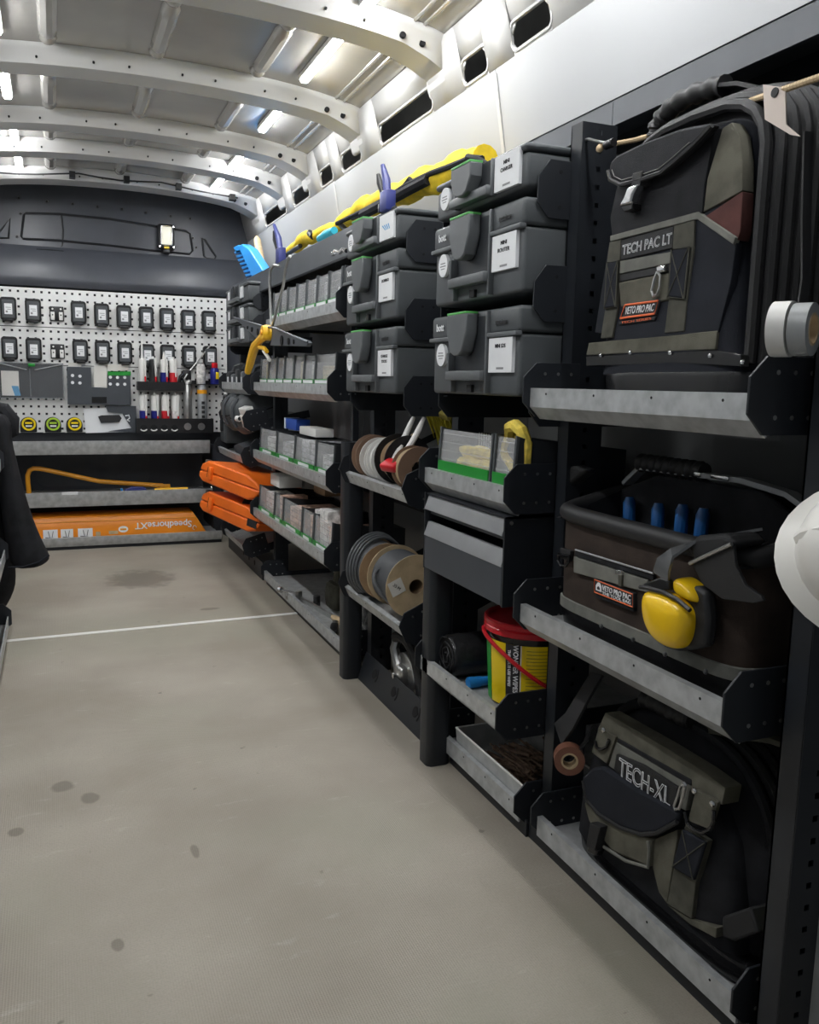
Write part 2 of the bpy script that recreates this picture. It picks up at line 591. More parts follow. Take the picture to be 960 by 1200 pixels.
def text(s, size, material, parent, loc, rot=None, outline=0.0, bold=0.0, xs=1.0, name='lettering', shear=0.0):
    me = text_mesh(s, size, outline, bold)
    if xs != 1.0:
        me.transform(Matrix.Diagonal((xs, 1, 1, 1)))
    if shear:
        sh = Matrix.Identity(4); sh[0][2] = shear
        me.transform(sh)
    me.materials.clear()
    me.materials.append(MATS[material])
    o = bpy.data.objects.new(name, me)
    C.objects.link(o)
    o.parent = parent
    o.location = loc
    if rot:
        o.rotation_euler = rot
    return o


def arc(cx, cy, r, a0, a1, n):
    return [(cx + r * math.cos(R(a0 + (a1 - a0) * i / n)), cy + r * math.sin(R(a0 + (a1 - a0) * i / n))) for i in range(n + 1)]


def rrect(x0, x1, z0, z1, r, n=4):
    return arc(x1 - r, z1 - r, r, 0, 90, n) + arc(x0 + r, z1 - r, r, 90, 180, n) + arc(x0 + r, z0 + r, r, 180, 270, n) + arc(x1 - r, z0 + r, r, 270, 360, n)


def bez(p0, p1, p2, p3, n=10):
    p0, p1, p2, p3 = map(Vector, (p0, p1, p2, p3))
    return [p0 * (1 - t) ** 3 + p1 * 3 * t * (1 - t) ** 2 + p2 * 3 * t * t * (1 - t) + p3 * t ** 3 for t in [i / n for i in range(n + 1)]]
# ------------------------------------------------------------------ the setting: van shell
XL, XR, YB, YREAR = -0.56, 1.25, 5.25, 0.35
XC = 0.345

fl = struct('floor', MB().box(XL, XR, YREAR, YB, -0.06, -0.012), 'anthracite', 'plywood load floor of the van')
struct('floor_board', MB().box(XL, XR, YREAR, 3.222, -0.012, 0), 'floor_board', parent=fl)
struct('floor_board', MB().box(XL, XR, 3.223, YB, -0.012, 0), 'floor_board', parent=fl)
struct('joint_strip', MB().prism([(-0.27, 3.188), (0.87, 3.230), (0.87, 3.254), (-0.27, 3.212)], 'z', 0, 0.0025), 'white_plastic', parent=fl,
       label='thin pale aluminium strip over the floor joint')


def wall_x(z):
    pts = [(0, 1.235), (1.15, 1.235), (1.34, 1.165), (1.72, 1.10), (1.80, 1.085), (1.90, 1.05)]
    for (z0, x0), (z1, x1) in zip(pts, pts[1:]):
        if z <= z1:
            return x0 + (x1 - x0) * (z - z0) / (z1 - z0)
    return pts[-1][1]


# right wall: dark outer skin, white trim panels below, pressed body rail with slots above
prof = [(1.30, 0), (1.30, 1.3), (1.17, 1.92), (1.19, 1.92), (1.33, 1.3), (1.33, 0)]
wr = struct('wall_right', MB().prism(prof, 'y', YREAR, YB), 'concrete_grey', 'white panelled right side of the van')


def wall_piece(y0, y1, z0, z1, off=0.0, th=0.004):
    zs = sorted(set([z0, z1] + [z for z in (1.15, 1.34, 1.72, 1.80) if z0 < z < z1]))
    a = [(wall_x(z) - off, z) for z in zs]
    return MB().prism(a + [(x + th, z) for (x, z) in reversed(a)], 'y', y0, y1)


ZP = 1.735
ySeam = [onX(590, 116, 1.12).y, onX(399, 217, 1.12).y]
edges = [YREAR] + ySeam + [YB]
for a, b in zip(edges, edges[1:]):
    struct('wall_panel', wall_piece(a + 0.002, b - 0.002, 1.27, ZP, 0.004), 'white_wall', parent=wr, bevel=0.002)
    struct('lower_lining', wall_piece(a + 0.002, b - 0.002, 0.02, 1.26, 0.002), 'lining_grey', parent=wr)
for y in ySeam:
    struct('seam_strip', wall_piece(y - 0.008, y + 0.008, 1.27, ZP - 0.01, 0.008), 'white_body', parent=wr, bevel=0.002)

# body rail with slots
slots = [((603, 22), (648, -12)), ((545, 72), (573, 45)), ((447, 142), (508, 98)), ((402, 180), (424, 162)), ((377, 196), (391, 184)), ((345, 222), (363, 208)), ((312, 246), (336, 230))]
ys = []
for (a, b) in slots:
    y0, y1 = onX(*a, 1.09).y, onX(*b, 1.09).y
    ys.append((min(y0, y1), max(y0, y1)))
ys.sort()
rail = MB()
zlo, zhi, hz0, hz1 = ZP - 0.01, 1.895, 1.748, 1.805
cur = YREAR
P = lambda y, z: (wall_x(z) + 0.0, y, z)


def quad(mb, y0, y1, z0, z1):
    mb._add([P(y0, z0), P(y1, z0), P(y1, z1), P(y0, z1)], [(0, 1, 2, 3)])


for (a, b) in ys:
    quad(rail, cur, a, zlo, zhi)
    quad(rail, a, b, zlo, hz0)
    quad(rail, a, b, hz1, zhi)
    # rounded slot corners
    c = min(0.022, (b - a) * .3)
    for (yy, s) in ((a, 1), (b, -1)):
        rail._add([P(yy, hz1), P(yy + s * c, hz1), P(yy, hz1 - c)], [(0, 1, 2)])
        rail._add([P(yy, hz0), P(yy + s * c * .6, hz0), P(yy, hz0 + c * .6)], [(0, 1, 2)])
    cur = b
quad(rail, cur, YB, zlo, zhi)
struct('body_rail', rail, 'white_body', parent=wr, solid=0.004)
rim = MB()
for (a, b) in ys:
    loop = [P(y, z) for (y, z) in rrect(a - 0.004, b + 0.004, hz0 - 0.004, hz1 + 0.004, 0.02)]
    rim.tube([(x - 0.002, y, z) for (x, y, z) in loop], 0.005, 6, closed=True)
struct('slot_rim', rim, 'white_body', parent=wr, kind='stuff')

wl = struct('wall_left', MB().prism([(XL, 0), (XL, 1.5), (XL + 0.16, 1.9), (XL + 0.13, 1.92), (XL - 0.04, 1.5), (XL - 0.04, 0)], 'y', YREAR, YB), 'white_wall', 'white left side of the van')

# ceiling skin


def roof_z(x):
    t = abs(x - XC) / 0.75
    return 1.965 - 0.05 * t ** 2 - 0.03 * t ** 6


ce = struct('ceiling', MB().grid(lambda u, v: (XL + 0.12 + u * (1.10 - XL - 0.12), YREAR + v * (YB - YREAR), roof_z(XL + 0.12 + u * (1.10 - XL - 0.12))), 24, 30), 'roof_skin',
            'bare pressed steel roof skin of the van', solid=0.003)
RIBS = [0.55, 1.15, 1.75, 2.46, 3.19, 3.886, 4.35, 4.93]
for y in RIBS:
    mb = MB()
    last = y == RIBS[-1]
    w = 0.17 if last else 0.135
    xs = [XL + 0.14 + (1.10 - XL - 0.14) * i / 20 for i in range(21)]
    v, f = [], []
    for x in xs:
        z = roof_z(x)
        e = max(0, (abs(x - XC) - 0.62) / 0.1)
        hgt = 0.048 + 0.02 * e
        for (dy, dz) in ((-w * .78, 0.0), (-w * .62, -0.012), (-w * .42, -hgt), (w * .42, -hgt), (w * .62, -0.012), (w * .78, 0.0)):
            v.append((x, y + dy, z + dz - 0.002))
    for i in range(20):
        for k in range(5):
            f.append((i * 6 + k, i * 6 + k + 1, (i + 1) * 6 + k + 1, (i + 1) * 6 + k))
    mb._add(v, f)
    rb = struct('roof_rib', mb, 'rib_paint', parent=ce, solid=0.002)
    hb = MB()
    for i in range(9):
        x = XC - 0.64 + i * 0.14 + (0.03 if i % 2 else 0)
        hb.cyl((x, y - w * .52, roof_z(x) - 0.036), (x, y - w * .56, roof_z(x) - 0.034), 0.0036, n=8)
    for x in (1.0, 0.94):
        hb.cyl((x, y - w * .50, roof_z(x) - 0.04), (x, y - w * .56, roof_z(x) - 0.038), 0.009, n=10)
    struct('rib_hole', hb, 'hole_dark', parent=rb, kind='stuff')
    # foot of the rib on the body rail
    ft = MB()
    ft.prism([(1.062, 1.89), (1.075, 1.80), (1.085, 1.775), (1.10, 1.775), (1.10, 1.92)], 'y', y - w * .5, y + w * .5)
    struct('rib_foot', ft, 'white_body', parent=rb, bevel=0.006)
# pressed beads in the roof skin, three to a bay, and the long side swage
bead = None
for a, b in zip(RIBS, RIBS[1:]):
    L = b - a
    for x in (0.02, 0.345, 0.67):
        z = roof_z(x)
        hl, r = L * .5 - 0.13, 0.028
        y0, y1 = a + 0.15, b - 0.16
        mb = MB()
        pts = [(x, y0 + (y1 - y0) * i / 8, z) for i in range(9)]
        mb.tube(pts, [r * .5] + [r] * 7 + [r * .5], 10)
        mb.ellipsoid((x, y0, z), r, r * 1.2, r * .9, 10, 6).ellipsoid((x, y1, z), r, r * 1.2, r * .9, 10, 6)
        struct('roof_bead', mb, 'roof_skin', parent=ce)
    for x in (0.965, 0.995):
        mb = MB().tube([(x, a + 0.07, roof_z(x) + 0.002), (x, b - 0.07, roof_z(x) + 0.002)], 0.008, 8)
        struct('roof_swage', mb, 'roof_skin', parent=ce)

# thin dark wiring clipped along the foremost roof rib
wire = thing('wiring_loom', 'thin black cable clipped along the roof rib over the bulkhead', 'cable', (0, 0, 0))
pts = [(-0.25 + 0.10 * i, 4.80 + 0.012 * math.sin(i * 1.3), roof_z(-0.25 + 0.1 * i) - 0.03 - 0.012 * abs(math.sin(i * .8))) for i in range(13)]
part('cable', MB().tube(pts, 0.004, 6), 'black_plastic', wire)
cl = MB()
for x in (0.12, 0.38, 0.64, 0.92):
    cl.box(x - 0.014, x + 0.014, 4.785, 4.83, roof_z(x) - 0.052, roof_z(x) - 0.022)
part('clip', cl, 'black_plastic', wire, kind='stuff')

# LED strip lights in the roof bays
spans = [(0.62, 1.06), (1.24, 1.64), (1.92, 2.36), (2.56, 2.98), (3.28, 3.62), (3.96, 4.27), (4.43, 4.80)]
led_me, base_me = {}, {}
ORD = ['seventh', 'sixth', 'fifth', 'fourth', 'third', 'second', 'first']
for row, x in (('aisle', 0.815), ('left', -0.12)):
    for k, (a, b) in enumerate(spans):
        lab = 'LED strip %s, in the %s roof bay from the bulkhead' % ('above the rack' if x > 0 else 'on the jacket side', ORD[k])
        t = thing('led_strip', lab, 'light', (x, (a + b) / 2, roof_z(x) - 0.018), 0, 'LED strips ' + ('above the right rack' if x > 0 else 'on the left of the roof'))
        L = (b - a) / 2
        part('housing', MB().rbox(-0.018, 0.018, -L, L, -0.002, 0.016, 0.003), 'white_plastic', t)
        part('diffuser', MB().rbox(-0.0115, 0.0115, -L + .006, L - .006, -0.010, -0.002, 0.003), 'led', t)

# bulkhead at the front of the load space
bprof = [(YB + .05, 0), (YB, 0), (YB, 1.40), (YB - 0.07, 1.405), (YB - 0.085, 1.43), (YB - 0.085, 1.455), (YB - 0.03, 1.60), (YB - 0.005, 1.625), (YB, 1.66), (YB, 2.0), (YB + .05, 2.0)]
wf = struct('wall_front', MB().prism(bprof, 'x', XL, XR), 'bulkhead_plastic', 'dark moulded plastic bulkhead behind the tool board')


def bl(px, py, dy=0.0):
    p = onY(px, py, YB - dy)
    return (p.x, p.y, p.z)


def groove(pix, r=0.007, dy=0.0, closed=True, name='moulded_groove', m='bulkhead_groove'):
    struct(name, MB().tube([bl(x, y, dy) for (x, y) in pix], r, 6, closed=closed), m, parent=wf)


groove([(30, 250), (70, 251), (130, 257), (180, 265), (218, 271), (223, 274), (226, 294), (222, 298), (180, 294), (130, 288), (70, 282), (27, 280), (25, 277), (28, 252)])
groove([(72, 252), (74, 270), (73, 288), (68, 292)], 0.005, closed=False)
groove([(237, 279), (240, 281), (253, 301), (251, 304), (242, 303), (239, 300)])
groove([(-2, 273), (12, 256), (10, 279), (-2, 279)])
groove([(-4, 291), (60, 294), (130, 301), (200, 311), (255, 317), (267, 322), (271, 336)], 0.008, 0.02, closed=False)
bolts = MB()
for (x, y) in [(22, 232), (55, 236), (85, 239), (114, 242), (143, 245), (171, 249), (200, 253), (223, 256), (24, 250), (20, 277), (230, 290), (226, 279)]:
    p = Vector(bl(x, y))
    bolts.cyl(p, p - Vector((0, 0.006, 0)), 0.008, 0.006, 8)
for (x, y) in [(15, 297), (57, 300), (87, 302), (116, 305), (144, 308), (172, 311), (201, 313), (237, 319), (263, 323)]:
    p = Vector(bl(x, y, 0.03))
    bolts.cyl(p, p - Vector((0, 0.008, 0)), 0.007, 0.006, 8)
struct('bolt', bolts, 'black_plastic', parent=wf, kind='stuff')
# rounded light panel low on the bulkhead behind the open shelf
struct('lower_panel', MB().prism([(x, z) for (x, z) in rrect(-0.12, 0.50, 0.30, 0.52, 0.06)], 'y', YB - 0.012, YB - 0.001), 'anthracite_light', parent=wf)

# work light on the bulkhead
p = onY(194, 279, YB)
t = thing('work_light', 'small black work light with a pale lens on the bulkhead', 'light', (p.x, YB - 0.004, p.z))
part('housing', MB().rbox(-0.045, 0.045, -0.045, 0, -0.068, 0.072, 0.012), 'black_plastic', t)
fr = part('lens', MB().rbox(-0.026, 0.026, -0.050, -0.040, -0.042, 0.054, 0.004), 'lens', t)
part('reflector_rim', MB().tube([(x, -0.050, z) for (x, z) in rrect(-0.030, 0.030, -0.046, 0.058, 0.008)], 0.004, 6, True), 'chrome', t)
part('bracket', MB().rbox(-0.02, 0.02, -0.040, 0, -0.088, -0.068, 0.003).cyl((-0.05, -0.02, -0.05), (0.05, -0.02, -0.05), 0.008), 'black_plastic', t)
part('screw', MB().cyl((-0.038, -0.046, -0.055), (-0.038, -0.049, -0.055), 0.005).cyl((0.038, -0.046, -0.055), (0.038, -0.049, -0.055), 0.005).cyl((0.038, -0.046, 0.058), (0.038, -0.049, 0.058), 0.005), 'chrome', t)
part('sticker', MB().box(-0.014, 0.014, -0.0452, -0.044, -0.064, -0.054), 'yellow_label', t)
# ------------------------------------------------------------------ shelving
XF = 0.80      # front plane of the right-hand racking


def octa(y0, y1, z0, z1, c):
    return [(y0 + c, z0), (y1, z0), (y1, z1), (y0 + c, z1), (y0, z1 - c), (y0, z0 + c)]


def tray(rk, yc, z, w, X=XF, depth=0.36, tilt=0.0, lipm='galvanised', low=False, pw=0.105):
    """shelf tray of a rack; z = top edge of the front lip"""
    h = w / 2
    t = part('shelf', MB().box(-h, h, 0.004, depth, -0.034, -0.030), 'galvanised_soft', rk, loc=(X, yc, z))
    t.rotation_euler = (R(tilt), 0, RIGHT)
    prof = [(0.0, 0.0), (0.0, -0.034), (0.022, -0.056), (0.024, -0.054), (0.004, -0.033), (0.004, -0.002), (0.012, -0.002), (0.012, 0.0)]
    if low:
        prof = [(0.0, 0.0), (0.0, -0.040), (0.004, -0.040), (0.004, -0.003), (0.012, -0.003), (0.012, 0.0)]
    part('front_lip', MB().prism(prof, 'x', -h, h), lipm, t)
    rv = MB()
    for i in range(4):
        x = -h * .8 + 1.6 * h * i / 3
        rv.cyl((x, -0.0006, -0.010), (x, 0.001, -0.010), 0.0022, n=6)
    part('lip_hole', rv, 'hole_dark', t, kind='stuff')
    rv = MB()
    for s in (-1, 1):
        x = s * (h + 0.003)
        z0, z1 = (-0.052, 0.046) if not low else (-0.042, 0.046)
        part('end_plate', MB().prism(octa(-0.014, pw, z0, z1, 0.026), 'x', x - 0.002, x + 0.002), 'anthracite', t, bevel=0.0008)
        part('support_arm', MB().box(x - 0.0018, x + 0.0018, pw - 0.001, depth, -0.045, -0.010), 'anthracite', t)
        for yy in (0.030, 0.058, 0.086):
            for zz in (z0 + .022, z1 - .02):
                rv.cyl((x - 0.0026, yy, zz), (x + 0.0026, yy, zz), 0.0032, n=8)
    part('rivet_or_lit_hole', rv, 'steel', t, kind='stuff')  # bright discs stand in for light showing through the plate holes
    return t


def upright(name_label, parent, X0, X1, y, z0, z1):
    """perforated post: front face to the aisle, perforated face towards the rear doors"""
    mb = MB()
    mb.box(X0, X0 + 0.003, y - 0.018, y + 0.018, z0, z1)
    mb.box(X0, X1, y + 0.015, y + 0.018, z0, z1)
    mb.box(X1 - 0.003, X1, y - 0.018, y + 0.018, z0, z1)
    u = part('upright', mb, 'anthracite', parent)
    n = int((z1 - z0) / 0.032)
    fb = MB()
    xm = (X0 + X1) / 2
    a = MB().holes(X0, X1, z0, z1, X1 - X0, 0.032, 0.009, 0.009, y - 0.018)
    part('perforated_face', a, 'anthracite', u, solid=0.002, smooth=0)
    return u


def rack(label, y0, y1, X0=0.895, X1=0.975, ztop=1.40):
    t = thing('tool_rack', label, 'rack', (0, 0, 0))
    for (za, zb) in ((1.30, 1.35), (0.90, 0.94), (0.48, 0.52)):
        part('back_rail', MB().box(1.16, 1.17, y0, y1, za, zb), 'anthracite', t)
    return t


# section E: nearest bay with the three bags
rE = rack('anthracite rack bay of three galvanised trays holding the tool bags', 0.80, 1.41)
upright('', rE, 0.897, 0.972, 1.405, 0.0, 1.394)
upright('', rE, 0.868, 0.935, 0.782, 0.0, 1.40)
part('top_rail', MB().box(0.985, 0.991, 0.40, 1.422, 1.405, 1.453).box(0.985, 1.13, 0.40, 1.422, 1.450, 1.453), 'anthracite_light', rE)
bk = MB().box(1.128, 1.132, 0.40, 1.422, 1.20, 1.45)
part('back_panel', bk, 'anthracite', rE)
sl = MB()
sl.prism([(y, z) for (y, z) in rrect(0.92, 1.12, 1.395, 1.405, 0.004)], 'x', 1.126, 1.1275)
sl.prism([(y, z) for (y, z) in rrect(0.55, 0.80, 1.395, 1.405, 0.004)], 'x', 1.126, 1.1275)
part('panel_slot', sl, 'silver_strip', rE, kind='stuff')
part('kick_rail', MB().box(0.868, 0.874, 0.80, 1.42, 0.0, 0.036), 'anthracite', rE, bevel=0.001)

tray(rE, 1.095, 0.917, 0.545)
tray(rE, 1.098, 0.512, 0.548)
tray(rE, 1.095, 0.074, 0.545, X=0.855, low=True)

# section D: case stack, bin tray, drawers, two low trays
rD = rack('anthracite rack bay around the drawer pair and wipes bucket', 1.42, 1.90)
upright('', rD, 0.905, 0.975, 1.905, 0.0, 1.36)
part('top_rail', MB().box(0.985, 0.991, 1.424, 1.92, 1.405, 1.453).box(0.985, 1.13, 1.424, 1.92, 1.450, 1.453), 'anthracite_light', rD)
part('back_panel', MB().box(1.128, 1.132, 1.424, 1.92, 1.20, 1.45), 'anthracite', rD)
fo = MB().prism([(0.80 + x, 1.785 + y) for (x, y) in rrect(0, 0.062, 0, 0.062, 0.016)], 'z', 0, 0.49)
part('front_leg', fo, 'anthracite', rD)
part('kick_rail', MB().box(0.862, 0.868, 1.42, 1.79, 0.0, 0.036), 'anthracite', rD, bevel=0.001)
tray(rD, 1.637, 0.726, 0.41)
tray(rD, 1.637, 0.266, 0.41)
tray(rD, 1.637, 0.070, 0.41, X=0.85, low=True)

# section C: case stack and tilted reel trays
rC = rack('anthracite rack bay with tilted trays of cable reels', 1.95, 2.5)
upright('', rC, 0.905, 0.975, 2.503, 0.0, 1.36)
fo = MB().prism([(0.80 + x, 2.44 + y) for (x, y) in rrect(0, 0.062, 0, 0.062, 0.016)], 'z', 0, 0.742)
part('front_leg', fo, 'anthracite', rC)
tray(rC, 2.19, 0.652, 0.50, tilt=24, depth=0.33)
tray(rC, 2.19, 0.30, 0.50, tilt=24, depth=0.33)
kp = MB(Matrix.Translation((0.845, 0, 0)) @ Matrix.Rotation(R(18), 4, 'Y'))
kp.box(0, 0.003, 1.90, 2.44, 0.0, 0.09)
kr = part('kick_rail', kp, 'anthracite', rC, bevel=0.001)
hm = MB(Matrix.Translation((0.845, 0, 0)) @ Matrix.Rotation(R(18), 4, 'Y'))
for yc in (2.33, 2.17, 2.01):
    hm.prism([(yc + a, 0.052 + b) for (a, b) in arc(0, 0, 0.015, -110, 110, 10) + [(-0.020, 0.0)]], 'x', -0.0012, 0.001)
    hm.prism([(yc + a, 0.052 + b) for (a, b) in arc(0, 0, 0.030, -140, -220, 6) + arc(0, 0, 0.025, -220, -140, 6)], 'x', -0.0012, 0.001)
part('rail_slot', hm, 'hole_dark', kr, kind='stuff')

# section B: clear bin bay
rB = rack('long anthracite rack bay with shelves of clear-fronted bins', 2.55, 3.75)
upright('', rB, 0.905, 0.965, 3.80, 0.0, 1.40)
part('top_beam', MB().prism([(0.86, 1.315), (0.865, 1.40), (0.87, 1.40), (0.89, 1.385), (1.16, 1.385), (1.16, 1.38), (0.885, 1.375), (0.866, 1.31)], 'y', 2.55, 4.52), 'anthracite_light', rB)
part('kick_rail', MB().box(0.862, 0.868, 2.52, 3.78, 0.0, 0.028), 'anthracite', rB)
fo = MB().box(0.875, 0.895, 2.60, 2.62, 0.62, 1.36)
part('inner_post', fo, 'anthracite', rB)
tray(rB, 3.00, 1.165, 0.98, depth=0.33)
tray(rB, 3.165, 0.914, 1.14, depth=0.33)
tray(rB, 3.18, 0.620, 1.15, depth=0.33)
tray(rB, 3.19, 0.360, 1.14, depth=0.33)
tray(rB, 3.17, 0.067, 1.18, X=0.847, low=True)

# section A: far bay by the bulkhead
rA = rack('narrow rack bay with the orange cases beside the bench', 3.80, 4.55)
upright('', rA, 0.905, 0.965, 4.56, 0.0, 1.36)
tray(rA, 4.21, 0.911, 0.60, depth=0.30)
tray(rA, 4.21, 0.737, 0.60, tilt=12, depth=0.30)
tray(rA, 4.30, 0.565, 0.70, tilt=16, depth=0.30)
tray(rA, 4.21, 0.344, 0.58, tilt=16, depth=0.30)
tray(rA, 4.21, 0.140, 0.56, tilt=16, depth=0.30)
kr = part('kick_rail', MB().box(0.86, 0.866, 3.85, 4.70, 0.0, 0.085), 'anthracite', rA, bevel=0.001)
part('rail_slot', MB().cyl((0.8585, 4.02, 0.05), (0.8605, 4.02, 0.05), 0.013).cyl((0.8585, 4.15, 0.05), (0.8605, 4.15, 0.05), 0.013).cyl((0.8585, 4.28, 0.05), (0.8605, 4.28, 0.05), 0.013), 'hole_dark', kr, kind='stuff')

# bench and open shelves below the tool board (face the rear doors)
bench = thing('workbench', 'galvanised bench of three open shelves below the perforated tool board', 'workbench', (0, 4.85, 0))
for (z, x0, x1, lip) in ((0.585, -0.42, 0.79, 0.072), (0.312, -0.42, 0.80, 0.078), (0.068, -0.42, 0.85, 0.050)):
    h = (x1 - x0) / 2
    sb = part('shelf', MB().box(-h, h, 0.004, 0.37, -0.034, -0.030), 'galvanised_soft', bench, loc=((x0 + x1) / 2, 0, z))
    part('front_lip', MB().prism([(0, 0), (0, -lip * .55), (0.012, -lip), (0.016, -lip), (0.004, -lip * .55), (0.004, -0.003), (0.014, -0.003), (0.014, 0)], 'x', -h, h), 'galvanised', sb)
part('plinth', MB().box(-0.42, 0.85, 0.02, 0.04, 0, 0.022), 'anthracite', bench)
part('side_panel', MB().box(-0.43, -0.425, 0.02, 0.37, 0, 0.60), 'anthracite', bench)
part('side_panel', MB().box(0.805, 0.81, 0.02, 0.37, 0.08, 0.56), 'anthracite', bench)
# ------------------------------------------------------------------ stackable tool cases


def tool_case(label, yc, z, w, h, X=0.803, depth=0.29, words=None, blue=False, flat=False, two=False):
    t = thing('tool_case', label, 'tool case', (X, yc, z), RIGHT, 'stacked grey tool cases')
    a = w / 2
    zl = h * (0.70 if not flat else 0.80)
    part('body', MB().rbox(-a + .004, a - .004, 0.006, depth, 0.0, zl, 0.008, 3), 'case_grey', t)
    part('lid', MB().rbox(-a, a, 0.002, depth + .002, zl + .0015, h, 0.008, 3), 'case_grey', t)
    x1, x2 = -a + w * .30, -a + w * .70      # the front has three fields
    # frame ribs of the front
    fr = MB()
    fr.rbox(x2 - .004, x2 + .003, -0.006, 0.012, 0.004, h - .004, 0.002)
    part('front_rib', fr, 'handle_grey', t)
    part('front_rib', MB().rbox(x1 - .003, x1 + .004, -0.006, 0.012, 0.004, h - .004, 0.002), 'handle_grey', t)
    if not flat:
        part('edge_ledge', MB().rbox(-a, x1, -0.005, 0.01, zl - .005, zl + .004, 0.002), 'handle_grey', t)
        part('edge_ledge', MB().rbox(x2, a - .002, -0.005, 0.01, zl - .005, zl + .004, 0.002), 'handle_grey', t)
        part('recess', MB().box(x1 + .006, x2 - .006, 0.0005, 0.006, h * .30, h * .93), 'case_dark', t)
        hb = MB().rbox(x1 - .008, x2 - .002, -0.016, 0.006, h * .17, h * .29, 0.004)
        hd = part('handle', hb, 'handle_grey', t)
        part('handle_arm', MB().rbox(x1 - .004, x1 + .008, -0.015, 0.006, h * .24, h * .52, 0.003), 'case_grey', hd)
        part('hinge_slot', MB().box((x1 + x2) / 2 - .010, (x1 + x2) / 2 + .012, -0.0008, 0.006, h * .03, h * .12), 'hole_dark', t)
    else:
        part('recess', MB().box(x1 + .006, x2 - .006, -0.0005, 0.006, h * .34, h * .95), 'case_dark', t)
        part('handle', MB().rbox(x1 - .012, x2, -0.016, 0.006, h * .08, h * .32, 0.004), 'handle_grey', t)
    # twist latch
    if not two:
        xm = -a + w * .47
        zt, zb = (h * .97, h * .47) if not flat else (h * .99, h * .22)
        hw, H2 = w * .112, zt - zb
        poly = [(xm - hw, zt), (xm - hw * 1.02, zt - H2 * .45), (xm - hw * .62, zb + H2 * .10), (xm - hw * .25, zb), (xm + hw * .25, zb), (xm + hw * .62, zb + H2 * .10), (xm + hw * 1.02, zt - H2 * .45), (xm + hw, zt)]
        la = part('latch', MB().prism(poly, 'y', -0.028, 0.0), 'handle_grey', t, bevel=0.003)
        part('latch_tip', MB().rbox(xm - hw * .98, xm + hw * .98, -0.0285, 0.001, zt - .001, zt + .0035, 0.001), 'green_tip', la)
    # label with writing and round sticker
    lw = w * .235 if not two else w * .10
    lx = x2 + .006 + lw / 2
    lz0, lz1 = (h * .34, h * .66) if not flat else (h * .10, h * .92)
    if not flat:
        lz0, lz1 = h * .22 + .008, h * .66
    if two:
        lz0, lz1 = h * .24, h * .82
    la = part('label', MB().box(lx - lw / 2, lx + lw / 2, -0.0012, 0.006, lz0, lz1), 'white_label', t)
    lh = lz1 - lz0
    if words:
        for i, wd in enumerate(words):
            text(wd, lh * .16, 'ink', la, (lx, -0.0016, lz1 - lh * (.24 + .2 * i)), bold=0.0001, xs=1.15 if len(wd) < 7 else 1.0)
        text('tool store', lh * .08, 'ink_grey', la, (lx, -0.0016, lz0 + lh * .14)) if False else None
        part('label_logo', MB().box(lx - lw * .14, lx + lw * .16, -0.0016, -0.001, lz0 + lh * .09, lz0 + lh * .15), 'ink_grey', la)
    if blue:
        mk = MB()
        for i in range(4):
            mk.prism([(lx - lw * .3 + i * lw * .14, lz1 - lh * .42), (lx - lw * .24 + i * lw * .14, lz1 - lh * .40), (lx - lw * .02 + i * lw * .1, lz1 - lh * .62), (lx - lw * .06 + i * lw * .1, lz1 - lh * .63)], 'y', -0.0017, -0.001)
        part('blue_print', mk, 'ink_blue', la, kind='stuff')
    if two:
        part('label', MB().box(-a + w * .16, -a + w * .25, -0.0012, 0.006, h * .22, h * .84), 'white_label', t)
        part('latch', MB().rbox(-.028, .022, -0.012, 0.006, h * .18, h * .98, 0.003), 'case_dark', t)
    else:
        sx, sz = (-a + w * .145, h * .50) if flat else (-a + w * .145, zl - h * .20)
        sr = h * .145 if not flat else h * .30
        st = part('sticker', MB().prism([(sx + sr * .95 * math.cos(R(q * 15)), sz + sr * math.sin(R(q * 15))) for q in range(24)], 'y', -0.0014, 0.006), 'white_label', t)
        part('sticker_print', MB().box(sx - sr * .5, sx + sr * .5, -0.0018, -0.001, sz + sr * .12, sz + sr * .22).box(sx - sr * .6, sx + sr * .6, -0.0018, -0.001, sz - sr * .12, sz - sr * .02).box(sx - sr * .4, sx + sr * .4, -0.0018, -0.001, sz - sr * .34, sz - sr * .26), 'ink_grey', st, kind='stuff')
        if not flat:
            text('bott', h * .135, 'white_label', t, (-a + w * .125, -0.001, zl + (h - zl) * .5), bold=0.0003)
            text('systainer', h * .08, 'ink', t, (lx, -0.001, zl + (h - zl) * .45), bold=0.0003)
    return t


DW, DY = 0.405, 1.627
tool_case('grey tool case labelled MINI SDS at the bottom of the stack by the backpack', DY, 0.900, DW, 0.170, words=['MINI SDS'])
tool_case('grey tool case labelled MINI ROUTER in the middle of its stack', DY, 1.094, DW, 0.170, words=['MINI', 'ROUTER'])
tool_case('flat grey tool case topping the stack beside the backpack', DY, 1.281, DW, 0.078, words=['MINI', 'CHARGER'], flat=True)
CW, CY = 0.42, 2.27
tool_case('grey tool case labelled CHARGE TOOLS above the small reel tray', CY, 0.893, CW, 0.172, words=['CHARGE', 'TOOLS'])
tool_case('grey tool case labelled DOMINO in the middle of the stack above the reels', CY, 1.086, CW, 0.172, words=['DOMINO'])
tool_case('flat grey tool case with blue print on its label under the blue clamp', CY, 1.278, CW, 0.078, blue=True, flat=True)
AW, AY = 0.54, 4.14
for k, (z, lab) in enumerate(((1.090, 'lowest of three flat dark cases beside the tool board'), (1.180, 'middle of three flat dark cases beside the tool board'), (1.274, 'topmost of three flat dark cases, beneath the blue brush'))):
    tool_case(lab, AY, z, AW, 0.084, flat=True, two=True)

